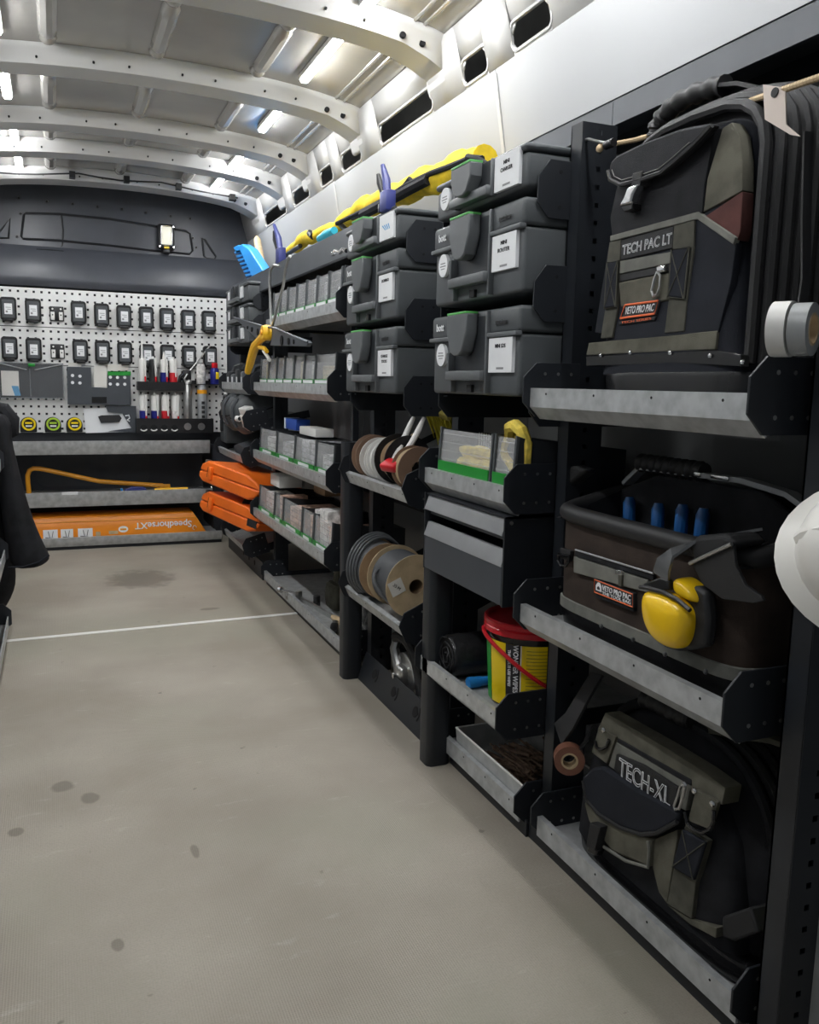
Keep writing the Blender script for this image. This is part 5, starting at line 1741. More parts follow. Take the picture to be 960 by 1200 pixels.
F.panel('pocket_zip', [(345, 699), (506, 667), (504, 690), (343, 722)], 'web_black', 0, .005)
F.panel('small_pocket', [(343, 724), (504, 692), (498, 780), (350, 802)], 'olive_fabric', 0, .007, bevel=.003)
F.panel('zip_pull', [(470, 676), (495, 668), (498, 690), (474, 696)], 'chrome', .004, .014, bevel=.003)
F.line('carabiner', [(474, 692), (466, 712), (456, 752), (462, 768), (474, 762), (482, 738), (484, 704)], 'steel', .0022, .012, closed=True)
lg = F.panel('badge', [(366, 790), (476, 776), (462, 826), (348, 842)], 'ink', 0, .008)
F.line('badge_border', [(368, 795), (472, 782), (460, 822), (353, 836)], 'orange_ink', .0017, .0085, lg, closed=True)
F.words('VETO PRO PAC', (368, 814), (458, 803), .016, 'white_label', .0086, bold=.0001, parent=lg, shear=.25)
F.panel('badge_strip', [(346, 845), (462, 829), (456, 842), (345, 856)], 'ink', 0, .007)
F.words('TECH SERIES', (354, 850), (448, 837), .0052, 'orange_ink', .0076, parent=lg)
F.panel('bottom_trim', [(246, 912), (648, 874), (642, 932), (238, 950)], 'olive_fabric', -.006, .004)
F.panel('rivet_band', [(236, 953), (640, 934), (720, 948), (722, 985), (500, 975), (236, 985)], 'black_gloss', -.012, .003)
rv = MB(F.M)
for c in ((285, 951), (378, 943), (503, 943), (628, 952), (730, 972)):
    x, s = F.q(*c)
    rv.ellipsoid((x, -.005, s), .0035, .003, .0035, 8, 5)
part('rivet_or_lit_hole', rv, 'chrome', bg, kind='stuff')
# D-ring strap and shoulder strap on the side towards the doors
part('ring_strap', MB().rbox(.170, .198, .135, .185, .17, .33, .004), 'web_olive', bg)
part('ring_tab', MB().rbox(.176, .202, .130, .190, .275, .30, .003), 'olive_fabric', bg)
part('d_ring', MB().tube([(.203, .138, .285), (.204, .136, .262), (.205, .148, .240), (.205, .162, .234), (.205, .176, .240), (.204, .187, .262), (.203, .186, .285)], .003, 8, True), 'black_gloss', bg)
part('side_clip', MB().rbox(.172, .208, .150, .182, .13, .215, .006).rbox(.174, .206, .155, .178, .09, .13, .004), 'black_plastic', bg, kind='stuff')
part('shoulder_strap', MB().tube(bez((.16, .21, .40), (.24, .20, .33), (.20, .22, .18), (.18, .20, .06), 12), .016, 8, flat=None), 'black_fabric', bg)
part('strap_pad', MB().tube(bez((.10, .20, .44), (.18, .24, .45), (.21, .24, .36), (.19, .235, .24), 10), [.012, .022, .024, .024, .024, .024, .023, .022, .02, .016, .012], 10), 'black_fabric', bg)
part('back_panel', MB().loft([(.02, 0, .215, .160, .020), (.2, 0, .222, .160, .022), (.40, 0, .222, .150, .022), (.45, 0, .218, .12, .016)], 30, 5), 'black_fabric', bg)
# grip handle over the top
hp = [onX(x, y, .965) for (x, y) in ((769, 160), (771, 148), (779, 134), (793, 121), (815, 110), (838, 103), (853, 100))]
hl = [(bg.location.y - q.y, q.x - bg.location.x, q.z - bg.location.z) for q in hp]
rb = []
fine = []
for i in range(len(hl) - 1):
    for k in range(5):
        fine.append(Vector(hl[i]).lerp(Vector(hl[i + 1]), k / 5))
        rb.append(.0145 + (.0022 if (i * 5 + k) % 4 < 2 else -.0012))
gh = part('handle', MB().tube(fine, rb, 12), 'black_rubber', bg)
st = [onX(x, y, .965) for (x, y) in ((850, 101), (872, 99), (893, 104), (902, 120), (905, 140))]
part('handle_strap', MB().tube([(bg.location.y - q.y, q.x - bg.location.x, q.z - bg.location.z) for q in st], .012, 8, flat=(.028, .006, (0, 1, 0))), 'web_black', gh)
part('handle_foot', MB().rbox(hl[0][0] - .018, hl[0][0] + .018, hl[0][1] - .014, hl[0][1] + .014, hl[0][2] - .045, hl[0][2] - .004, .006), 'web_black', gh)

# ---- open tool tote on the middle tray
ZM = 0.4825
tt = thing('tool_tote', 'open brown and black tool tote with a padded rim', 'tool bag', (0.842, 1.096, ZM), RIGHT)
hw, hd, zc = .238, .135, .135
part('base_tub', MB().loft([(0, 0, zc, hw - .012, hd - .010), (.006, 0, zc, hw - .003, hd - .002), (.04, 0, zc, hw + .004, hd + .003), (.045, 0, zc, hw + .003, hd + .002)], 40, 7), 'black_gloss', tt)
wall = MB()
wall.loft([(.04, 0, zc, hw, hd), (.12, 0, zc, hw + .002, hd + .001), (.21, 0, zc, hw + .002, hd + .001), (.212, 0, zc, hw - .008, hd - .008), (.10, 0, zc, hw - .008, hd - .008), (.05, 0, zc, hw - .010, hd - .010)], 44, 7)
part('wall', wall, 'brown_fabric', tt)
part('wall_trim', MB().loft([(.040, 0, zc, hw + .005, hd + .004), (.058, 0, zc, hw + .005, hd + .004), (.060, 0, zc, hw + .002, hd + .002)], 44, 7, caps=False), 'grey_fabric', tt)
rim = []
for k in range(48):
    q = 2 * math.pi * k / 48
    c_, s_ = math.cos(q), math.sin(q)
    x = (hw + .002) * math.copysign(abs(c_) ** (2 / 6), c_)
    y = zc + (hd + .002) * math.copysign(abs(s_) ** (2 / 6), s_)
    rim.append((x, y, .214 + .062 * max(0, (y - .02) / .25) ** 1.2 * min(1, abs(x) / hw * 1.1)))
part('padded_rim', MB().tube(rim, .0155, 12, True), 'black_rubber', tt)
part('end_wall', MB().prism([(.0, .20), (.27, .20), (.27, .275), (.14, .25)], 'x', hw - .014, hw - .006), 'black_fabric', tt)
part('end_wall', MB().prism([(.0, .20), (.27, .20), (.27, .275), (.14, .25)], 'x', -hw + .006, -hw + .014), 'black_fabric', tt)
# centre spine with the carrying handle
part('centre_panel', MB().prism([(-hw + .012, .05), (hw - .012, .05), (hw - .012, .24), (.12, .288), (-.12, .288), (-hw + .012, .25)], 'y', .135, .145), 'black_fabric', tt, bevel=.003)
part('rear_wall', MB().prism([(-hw + .01, .18), (hw - .01, .18), (hw - .015, .27), (-hw + .015, .27)], 'y', .255, .262), 'black_fabric', tt)
hb = part('handle_bar', MB().tube([(-.215, .14, .262), (-.17, .14, .296), (.08, .14, .300), (.17, .14, .290), (.222, .14, .268)], .01, 8, flat=(.022, .008, (0, 1, 0))), 'silver_strip', tt)
gp = []
gr = []
for i in range(36):
    gp.append((-.175 + .165 * i / 35, .14, .304))
    gr.append(.0155 + (.0018 if i % 4 < 2 else -.001))
part('grip', MB().tube(gp, gr, 12), 'black_rubber', hb)
part('handle_rivet', MB().rbox(-.02, -.004, .124, .156, .296, .304, .002).rbox(.02, .06, .124, .156, .297, .304, .002), 'chrome', hb, kind='stuff')
G = Face(tt, 0.8395, ZM, 0.0, 2.6667, 600, 500)
G.panel('pocket_band', [(200, 405), (430, 478), (440, 520), (380, 505), (200, 455)], 'grey_fabric', -.002, .005)
G.panel('pocket_zip', [(205, 385), (450, 462), (450, 480), (203, 403)], 'black_fabric', -.002, .005)
G.line('zip_piping', [(208, 384), (320, 418), (452, 458)], 'silver_strip', .0018, .006)
G.panel('zip_pull', [(345, 448), (358, 450), (356, 500), (346, 498)], 'web_olive', .004, .009)
G.panel('zip_slider', [(340, 444), (360, 448), (358, 464), (340, 460)], 'chrome', .004, .011)
lg = G.panel('badge', [(266, 474), (390, 520), (390, 566), (266, 518)], 'ink', -.002, .006)
G.line('badge_border', [(268, 477), (388, 523), (388, 563), (268, 516)], 'orange_ink', .0011, .0062, lg, closed=True)
G.words('VETO PRO PAC', (293, 503), (382, 536), .0125, 'white_label', .0066, bold=.0002, parent=lg)
G.words('THE TOOL BAG', (293, 519), (382, 551), .0072, 'white_label', .0066, bold=.0001, parent=lg)
G.panel('badge_emblem', [(272, 510), (272, 494), (278, 485), (284, 486), (290, 499), (290, 517)], 'white_label', .004, .0068, lg)
G.panel('badge_emblem_print', [(276, 508), (276, 500), (281, 496), (286, 503), (286, 511)], 'ink', .004, .0071, lg)
G.panel('badge_strip', [(270, 522), (388, 568), (388, 578), (270, 533)], 'black_fabric', -.002, .005)
G.panel('ring_tab', [(160, 378), (192, 388), (188, 420), (158, 410)], 'web_black', -.002, .006)
G.line('d_ring', [(158, 398), (156, 416), (166, 434), (180, 434), (190, 420), (192, 404)], 'black_gloss', .003, .008, closed=True)
rv = MB(G.M)
for c in ((290, 622), (390, 664), (490, 710), (617, 764)):
    x, s = G.q(*c)
    rv.ellipsoid((x, -.007, s), .004, .003, .004, 8, 5)
part('rivet_or_lit_hole', rv, 'steel_dark', tt, kind='stuff')
# shoulder strap hanging over the end towards the doors
def tl(px, py, X):
    q = onX(px, py, X)
    return (tt.location.y - q.y, q.x - tt.location.x, q.z - tt.location.z)


G.panel('shoulder_strap', [(606, 428), (735, 368), (742, 430), (772, 490), (822, 524), (830, 540), (800, 548), (700, 535), (640, 490)], 'web_black', .018, .024)
G.panel('strap_top', [(575, 372), (610, 338), (700, 330), (735, 366), (606, 426)], 'web_black', -.04, .020, bevel=.008)
G.line('strap_buckle', [(602, 424), (735, 364)], 'steel', .003, .026)
G2 = Face(tt, 0.915, ZM, 0.0, 2.6667, 600, 500)
G2.panel('strap_fold', [(98, 148), (150, 128), (205, 122), (246, 134), (230, 150), (180, 192), (160, 168)], 'web_black', -.02, .01, bevel=.006)

# pliers and yellow screwdriver inside the tote
for k, (px, py, X) in enumerate(((733, 612, .955), (765, 620, .955), (791, 622, .955), (813, 627, .955))):
    q = onX(px, py, X)
    t = thing('pliers', 'blue handled pliers upright in the tote, %s from the yellow screwdriver' % ORDN[k], 'pliers', (X, q.y, ZM + .14), 0, 'blue handled pliers', rot=(R(2 * k - 3), R(5), 0))
    top = q.z - (ZM + .14) + .046
    part('handle', MB().tube([(0, -.006, .0), (0, -.008, top * .5), (-.002, -.006, top * .9), (-.002, -.005, top)], [.009, .0115, .0115, .0075], 10), 'blue_handle', t)
    part('handle', MB().tube([(.022, .004, .0), (.022, .006, top * .5), (.02, .006, top * .85), (.02, .006, top * .95)], [.008, .010, .0095, .006], 10), 'blue_handle', t)
    part('jaw', MB().rbox(-.006, .026, -.006, .006, -.06, .002, .003), 'steel', t)
q0, q1 = onX(697, 618, .90), onX(775, 645, .875)
t = thing('screwdriver', 'yellow screwdriver lying across the open tote', 'screwdriver', q0, 0)
d = q1 - q0
part('handle', MB().tube([Vector((0, 0, 0)), d * .10, d * .2, d * .27], [.006, .011, .010, .005], 10), 'yellow_handle', t)
part('grip', MB().tube([d * .06, d * .12, d * .17], [.0118, .0122, .0112], 10), 'black_rubber', t)
part('shaft', MB().cyl(d * .25, d, .003, n=8), 'yellow_handle', t)
q = onX(700, 632, .88)
o = part('marker_pen', MB().cyl((0, 0, 0), (.01, -.05, .002), .006, n=10), 'yellow_straw', loc=q)
tag(o, 'short olive marker pen beside the yellow screwdriver', 'pen')

# ear defenders over the front of the tote
ed = thing('ear_defenders', 'yellow ear defenders hanging over the front of the tote', 'ear defenders', (0.812, 1.0, 0.60), RIGHT)
E_ = Face(ed, 0.806, 0.60, 0.0, 2.6667, 600, 500)
cup = [(418, 512), (440, 506), (500, 520), (560, 562), (562, 620), (552, 670), (530, 696), (500, 694), (462, 672), (432, 630), (416, 570)]
cp = [E_.q(*c) for c in cup]
cxm, czm = sum(c[0] for c in cp) / len(cp), sum(c[1] for c in cp) / len(cp)
mb = MB()
rings = []
for (s, n_) in ((1.0, .004), (1.0, -.006), (.95, -.014), (.82, -.021), (.55, -.026), (.2, -.028)):
    rings.append([(cxm + (x - cxm) * s, n_, czm + (z - czm) * s) for (x, z) in cp])
n = len(cp)
mb._add([v for r_ in rings for v in r_], [(i * n + k, i * n + (k + 1) % n, (i + 1) * n + (k + 1) % n, (i + 1) * n + k) for i in range(len(rings) - 1) for k in range(n)] + [list(range((len(rings) - 1) * n, len(rings) * n))])
part('ear_cup', mb, 'yellow_plastic', ed, sub=2)
cup2 = [(492, 476), (510, 470), (545, 490), (570, 525), (576, 560), (540, 545), (496, 520)]
cp2 = [E_.q(*c) for c in cup2]
cx2, cz2 = sum(c[0] for c in cp2) / len(cp2), sum(c[1] for c in cp2) / len(cp2)
mb = MB()
rings = []
for (s, n_) in ((1.0, .022), (1.0, .006), (.92, -.002), (.7, -.008), (.3, -.010)):
    rings.append([(cx2 + (x - cx2) * s, n_, cz2 + (z - cz2) * s) for (x, z) in cp2])
n = len(cp2)
mb._add([v for r_ in rings for v in r_], [(i * n + k, i * n + (k + 1) % n, (i + 1) * n + (k + 1) % n, (i + 1) * n + k) for i in range(len(rings) - 1) for k in range(n)] + [list(range((len(rings) - 1) * n, len(rings) * n))])
part('ear_cup', mb, 'yellow_plastic', ed, sub=2)
E_.panel('cushion', [(450, 690), (500, 704), (548, 700), (590, 690), (598, 600), (590, 520), (565, 500), (520, 500)], 'black_rubber', -.028, -.008, bevel=.006)
E_.line('yoke', [(418, 500), (440, 502), (490, 515), (535, 538), (575, 572)], 'black_plastic', .0035, .010)
E_.panel('yoke_plate', [(414, 490), (470, 470), (492, 478), (498, 512), (470, 512), (416, 508)], 'black_plastic', -.008, .004, bevel=.003)
bd = [E_.pt((470, 468), .002), E_.pt((485, 430), .006), E_.pt((505, 395), .002), E_.pt((530, 365), -.02), E_.pt((560, 350), -.06), E_.pt((600, 335), -.10)]
part('head_band', MB().tube(bd, .02, 8, flat=(.030, .004, (.9, 0, .35))), 'grey_gloss', ed)
E_.words('SNR', (450, 640), (482, 655), .009, 'ink', .0275) if False else None

# ---- slumped tool bag on the lowest tray
ZB = 0.0442
xb = thing('tool_bag', 'large black and olive TECH-XL tool bag on the lowest tray', 'tool bag', (0.885, 1.062, ZB), RIGHT)
part('base_tub', MB().loft([(0, -.012, .13, .227, .115), (.006, -.012, .13, .234, .124), (.035, -.012, .13, .238, .127), (.04, -.012, .13, .236, .125)], 40, 6), 'black_gloss', xb)
part('main_body', MB().loft([(.036, 0, .14, .220, .112), (.12, 0, .142, .222, .114), (.20, -.004, .144, .216, .110), (.26, -.010, .147, .198, .102), (.300, -.016, .15, .165, .088), (.325, -.02, .152, .12, .07), (.337, -.02, .154, .06, .04)], 44, 3.6), 'black_fabric', xb)
for (s_, y, r) in ((1.0, .055, .009), (1.012, .078, .010), (1.016, .102, .010), (1.012, .125, .009)):
    pts = []
    for i in range(25):
        q = math.pi * i / 24
        c_, sn = math.cos(q), math.sin(q)
        pts.append((-.222 * s_ * math.copysign(abs(c_) ** .6, c_) - .016 * sn, y + .012 * sn, .05 + .278 * s_ * sn ** .7))
    part('zip_band', MB().tube(pts, r, 8), 'web_black' if r > .009 else 'black_fabric', xb)
part('front_body', MB().loft([(.034, -.03, .066, .212, .064), (.12, -.03, .064, .204, .061), (.20, -.03, .066, .184, .054), (.245, -.030, .072, .150, .044), (.27, -.034, .08, .11, .03)], 36, 5), 'black_fabric', xb)
Q = Face(xb, 0.886, ZB, 0.02, 3.6923, 670, 820)
Q.panel('top_band', [(150, 55), (210, 90), (400, 200), (560, 300), (670, 380), (655, 455), (520, 395), (330, 275), (200, 195), (165, 270), (100, 215), (120, 120)], 'olive_fabric', -.03, .002)
Q.panel('zip_gap', [(205, 165), (330, 235), (525, 345), (525, 372), (330, 255), (205, 182)], 'black_fabric', -.01, .004)
Q.panel('name_band', [(198, 182), (330, 258), (520, 368), (500, 480), (330, 388), (165, 285)], 'grey_fabric', -.02, .003)
Q.panel('name_panel', [(212, 232), (330, 282), (478, 378), (470, 488), (330, 403), (200, 300)], 'web_black', -.01, .009)
Q.words('TECH-XL', (226, 287), (450, 428), .044, 'white_label', .0105, outline=.0009)
pk = [(75, 330), (120, 290), (165, 285), (330, 390), (500, 482), (490, 520), (400, 570), (330, 575), (240, 545), (150, 490), (95, 430)]
Q.panel('pocket_flap', pk, 'navy_fabric', .002, .016, bevel=.005)
Q.line('flap_binding', [(80, 345), (95, 430), (150, 490), (240, 547), (330, 578), (400, 572), (490, 522)], 'web_black', .004, .015)
Q.panel('pocket_front', [(80, 440), (100, 520), (170, 610), (200, 650), (365, 720), (370, 600), (330, 575), (240, 545), (150, 490), (95, 430)], 'olive_fabric', -.01, .014, bevel=.004)
Q.line('pocket_edge', [(170, 630), (265, 690), (362, 718), (368, 640), (362, 605)], 'grey_fabric', .003, .015)
Q.panel('pocket_side', [(372, 600), (470, 560), (470, 600), (425, 880), (390, 830), (362, 720)], 'olive_fabric', -.01, .006)
Q.panel('buckle_strap', [(140, 520), (185, 540), (160, 640), (122, 622)], 'web_black', .010, .030)
Q.panel('buckle', [(122, 620), (165, 640), (152, 668), (115, 648)], 'black_gloss', .008, .026, bevel=.003)
Q.panel('webbing', [(505, 540), (600, 610), (575, 700), (550, 790), (532, 945), (425, 880), (455, 720), (470, 640)], 'web_olive', -.006, .006)
xp = Q.panel('stitched_patch', [(500, 555), (603, 612), (552, 778), (455, 720)], 'navy_fabric', .004, .011, bevel=.003)
Q.line('patch_stitch', [(503, 560), (550, 775)], 'web_olive', .0011, .0115, xp)
Q.line('patch_stitch', [(600, 615), (458, 718)], 'web_olive', .0011, .0115, xp)
Q.panel('ring_tab', [(555, 385), (650, 440), (615, 560), (520, 520)], 'olive_fabric', 0, .008)
Q.line('d_ring', [(515, 480), (525, 530), (555, 560), (590, 572), (625, 555), (640, 520), (640, 475)], 'black_gloss', .0032, .011)
Q.panel('ring_tab', [(130, 120), (205, 160), (165, 275), (100, 225)], 'olive_fabric', 0, .007)
Q.line('d_ring', [(122, 175), (128, 205), (148, 212), (172, 200), (182, 170)], 'black_gloss', .0030, .010)
Q.line('carabiner', [(508, 368), (526, 372), (513, 430), (500, 466), (484, 468), (479, 455), (495, 410)], 'steel', .0024, .016, closed=True)
Q.panel('bottom_trim', [(420, 885), (530, 948), (635, 985), (632, 1030), (520, 970)], 'olive_fabric', -.02, .004)
rv = MB(Q.M)
for c in ((158, 128), (553, 390), (632, 445), (510, 362)):
    x, s = Q.q(*c)
    rv.ellipsoid((x, -.010, s), .005, .004, .005, 8, 5)
part('rivet_or_lit_hole', rv, 'chrome', xb, kind='stuff')
Q.panel('side_pocket', [(640, 940), (760, 900), (800, 1010), (690, 1050), (640, 1030)], 'web_black', -.05, -.004, bevel=.004)
# handle coil on top and carry strap
pts = [Q.pt(c, -.05) for c in ((215, 10), (270, 30), (330, 70), (390, 95), (420, 110))]
fn, fr_ = [], []
for i in range(len(pts) - 1):
    for k in range(6):
        fn.append(pts[i].lerp(pts[i + 1], k / 6)); fr_.append(.014 + (.002 if (i * 6 + k) % 4 < 2 else -.001))
part('handle', MB().tube(fn, fr_, 10), 'black_rubber', xb)
part('rear_strap', MB().tube([Q.pt((480, 150), -.06), Q.pt((600, 180), -.07), Q.pt((720, 200), -.07), Q.pt((870, 270), -.08)], .01, 8, flat=(.02, .008, (0, 1, 0))), 'web_olive', xb)
def bl_(px, py, X):
    q = onX(px, py, X)
    return (xb.location.y - q.y, q.x - xb.location.x, q.z - xb.location.z)


part('shoulder_strap', MB().tube([bl_(700, 790, .93), bl_(685, 815, .90), bl_(668, 845, .875), bl_(655, 860, .872)], .02, 8, flat=(.045, .005, (1, 0, .35))), 'web_black', xb)
# brown tape roll hanging on the bag
q = onX(667, 889, 0.868)
t = thing('tape_roll', 'brown parcel tape roll hanging beside the lowest tool bag', 'tape', q, 0, rot=(0, 0, R(-28)))
part('tape', MB().lathe([(.0145, -.012), (.0285, -.012), (.0285, .012), (.0145, .012), (.0145, -.012)], axis='y', n=30), 'tape_brown', t)
part('core', MB().lathe([(.0125, -.0125), (.0160, -.0125), (.0160, .0125), (.0125, .0125), (.0125, -.0125)], axis='y', n=24), 'cardboard_light', t)
part('hanging_loop', MB().tube([(.0, .0, .0), (.012, .0, .012), (.03, .01, .03), (.04, .02, .06)], .006, 8, flat=(.016, .003, (0, 1, 0))), 'web_black', t)
# ------------------------------------------------------------------ things on top of the racks


def polyX(pix, X):
    return [(onX(x, y, X).y, onX(x, y, X).z) for (x, y) in pix]


# long yellow and black bag lying along the rack top
path = [(336, 297), (348, 288), (360, 279), (378, 273), (397, 265), (412, 254), (428, 243), (440, 239), (470, 226), (500, 214), (530, 204), (556, 193), (574, 187)]
XBG = 1.03
pp = [onX(x, y, XBG) for (x, y) in path]
t = thing('level_bag', 'long yellow and black carry bag lying along the rack top', 'bag', (XBG, pp[6].y, 1.40))
rel = [q - t.location for q in pp]
rad = [.012, .026, .030, .022, .026, .030, .034, .034, .036, .040, .044, .046, .030]
fine, fr_ = [], []
for i in range(len(rel) - 1):
    for k in range(4):
        q = rel[i].lerp(rel[i + 1], k / 4)
        fine.append(q + Vector((0, 0, .006 * math.sin((i * 4 + k) * 1.1))))
        fr_.append((rad[i] + (rad[i + 1] - rad[i]) * k / 4) * (1 + .08 * math.sin((i * 4 + k) * 2.3)))
part('bag_body', MB().tube(fine, fr_, 12), 'yellow_fabric', t)


def bagline(name, pix, X, r, m, parent=None, n=8):
    return part(name, MB().tube([onX(x, y, X) - t.location for (x, y) in pix], r, n), m, parent or t)


bagline('black_binding', [(395, 262), (420, 250), (450, 234), (478, 216), (505, 203), (530, 194), (552, 185), (565, 186)], XBG - .046, .008, 'black_fabric')
bagline('black_flap', [(425, 252), (455, 236), (480, 222), (503, 210)], XBG - .042, .016, 'black_fabric')
bagline('strap', [(398, 262), (408, 272), (412, 282)], XBG - .036, .010, 'web_black')
bagline('strap', [(413, 255), (425, 250), (432, 262)], XBG - .040, .010, 'web_black')
bagline('binding_knot', [(474, 217), (480, 209), (484, 213)], XBG - .046, .006, 'black_fabric')
bagline('bag_tail', [(548, 184), (560, 186), (572, 194)], XBG - .050, .008, 'black_fabric')
bagline('black_pole', [(334, 300), (352, 288)], XBG - .02, .010, 'black_plastic')
bagline('round_stopper', [(363, 273), (367, 277)], XBG - .02, .014, 'black_plastic')
q0, q1 = onX(375, 280, .93), onX(392, 270, .93)
o = part('teal_handle', MB().tube([Vector((0, 0, 0)), (q1 - q0) * .5, q1 - q0], [.014, .018, .013], 12), 'teal', loc=q0)
tag(o, 'teal tool handle resting under the yellow bag', 'handle')


def quick_clamp(label, pix_base, pix_tip, X, w=1.0):
    b, tpt = onX(*pix_base, X), onX(*pix_tip, X)
    t = thing('quick_clamp', label, 'clamp', b, 0, 'blue quick clamps')
    v = tpt - b
    L = v.length
    part('head', MB().rbox(-.016, .016, -.030 * w, .026 * w, -.012, L * .36, .006), 'blue_clamp', t)
    part('blue_lever', MB().tube([(0, -.002, L * .2), (0, v.y * .3 - .004, L * .6), (0, v.y - .004, L * .98)], [.013 * w, .0125 * w, .007 * w], 8), 'blue_clamp', t)
    part('black_lever', MB().tube([(-.004, .018 * w, L * .25), (-.004, v.y * .4 + .036 * w, L * .60), (-.004, v.y * .4 + .050 * w, L * .82)], [.008, .010, .006], 8), 'black_plastic', t)
    part('pad', MB().rbox(-.014, .014, .026 * w, .044 * w, -.010, .016, .004), 'black_plastic', t)
    part('bar', MB().tube([(.006, -.05, -.008), (.006, .16, -.014)], .006, 6), 'steel_dark', t)
    return t


quick_clamp('blue quick clamp with raised levers above the flat case', (454, 243), (448, 197), 0.90)
quick_clamp('blue quick clamp at the far end of the rack top', (329, 309), (321, 276), 0.885)
p = onX(432, 255, .93)
o = part('steel_cable_loop', MB().tube([(0, .06 * math.cos(R(k)), .022 * math.sin(R(k)) + .02) for k in range(0, 200, 20)], .006, 8), 'silver_strip', loc=(0.93, p.y, 1.358))
tag(o, 'silver cable loop on the flat tool case', 'cable')

# blue brush and wooden stick on the far cases
b0 = onX(297, 326, .94)
t = thing('hand_brush', 'bright blue hand brush leaning on the far cases', 'brush', b0)
part('back', MB().prism([(y - b0.y, z - b0.z) for (y, z) in polyX([(279, 289), (283, 286), (291, 291), (308, 318), (306, 323), (296, 327)], .94)], 'x', 0, .05), 'blue_brush', t, bevel=.006)
part('back_edge', MB().prism([(y - b0.y, z - b0.z) for (y, z) in polyX([(272, 290), (278, 287), (283, 295), (277, 297)], .94)], 'x', .004, .046), 'blue_brush', t, bevel=.004)
for i in range(8):
    q = i / 7.0
    xa, ya = 280 + 15 * q, 293 + 31 * q
    part('bristle_tuft', MB().prism([(y - b0.y, z - b0.z) for (y, z) in polyX([(xa, ya), (xa + 1.2, ya + 2.2), (xa - 5.5, ya + 4.6), (xa - 6.8, ya + 2.0)], .94)], 'x', .004, .046), 'blue_plastic', t)
q0, q1 = onX(309, 322, 1.02), onX(301, 278, 1.02)
o = part('wooden_stick', MB().tube([Vector((0, 0, 0)), (q1 - q0) * .5, (q1 - q0) * .92, q1 - q0], [.018, .020, .019, .010], 10), 'wood', loc=q0)
tag(o, 'pale wooden handle standing beside the blue brush', 'handle')

# dim olive box behind the top bins
for (pa, pb, X, m, lab) in (((366, 330), (404, 312), 1.085, 'olive_box', 'olive box in the shadow behind the top bins'),):
    a, b = onX(*pa, X), onX(*pb, X)
    o = part('storage_carton', MB().rbox(0, .08, min(a.y, b.y), max(a.y, b.y), 1.136, 1.30, .004), m, loc=(X, 0, 0))
    tag(o, lab, 'box')

# wire hooks on the top bin shelf
for pix, X, lab in (([(318, 385), (316, 330), (317, 316), (321, 311), (328, 312)], .79, 'thin bent wire hook at the end of the top bin shelf'), ([(315, 398), (321, 376), (332, 335), (334, 318), (338, 303), (340, 300)], .785, 'bent steel wire holding up the black clamp')):
    o = part('wire_hook', MB().tube([onX(x, y, X) - onX(*pix[0], X) for (x, y) in pix], .0055, 8), 'steel', loc=onX(*pix[0], X))
    tag(o, lab, 'hook')
o = part('chain_hook', MB().tube([onX(x, y, .83) - onX(390, 298, .83) for (x, y) in ((390, 298), (394, 294), (398, 296), (402, 292), (406, 294))], .0065, 8), 'chrome', loc=onX(390, 298, .83))
tag(o, 'bright chain link hooked under the rack beam', 'hook')

# black truss clamp with a yellow pistol handle
XCL = 0.765
c = onX(313, 390, XCL)
t = thing('board_clamp', 'black truss clamp with a yellow pistol handle hanging in the aisle', 'clamp', c)


def tp(pix):
    return [(onX(x, y, XCL).y - c.y, onX(x, y, XCL).z - c.z) for (x, y) in pix]


part('arm', MB().prism(tp([(274, 372), (280, 374), (310, 383), (314, 396), (310, 402), (303, 400)]), 'x', .002, .018), 'drawer_grey', t, bevel=.002)
part('arm', MB().prism(tp([(320, 383), (332, 390), (358, 399), (361, 402), (358, 406), (316, 405)]), 'x', .002, .018), 'drawer_grey', t, bevel=.002)
part('arm_rib', MB().tube([(0.001, y, z) for (y, z) in tp([(274, 372), (310, 383), (320, 384), (332, 389), (360, 401)])], .004, 8), 'drawer_grey', t)
hl = MB()
for (x, y, r) in ((330, 399, .018), (338, 400, .012), (344, 400.5, .008), (302, 389, .014), (295, 386, .010), (290, 384, .007)):
    (yy, zz), = tp([(x, y)])
    hl.cyl((-.002, yy, zz), (.004, yy, zz), r, n=14)
part('arm_hole', hl, 'hole_dark', t, kind='stuff')
(yy, zz), = tp([(313, 390)])
part('hub', MB().lathe([(.0, -.022), (.026, -.020), (.030, -.006), (.030, .012), (0, .012)], c=(0, yy, zz), axis='x', n=20), 'yellow_handle', t)
part('hub_screw', MB().cyl((-.026, yy, zz), (-.021, yy, zz), .010, n=12), 'orange_paint', t)
hp = tp([(313, 392), (307, 398), (301, 405), (298, 414), (295, 425), (292, 436)])
part('grip', MB().tube([(-.006, y, z) for (y, z) in hp], [.018, .016, .018, .018, .017, .014], 10), 'yellow_handle', t)
part('trigger', MB().tube([(-.004, y, z) for (y, z) in tp([(305, 407), (311, 408), (314, 412)])], .008, 8), 'yellow_handle', t)
part('pull_lever', MB().tube([(.0, y, z) for (y, z) in tp([(309, 411), (313, 417), (316, 422)])], .007, 8), 'paper', t)

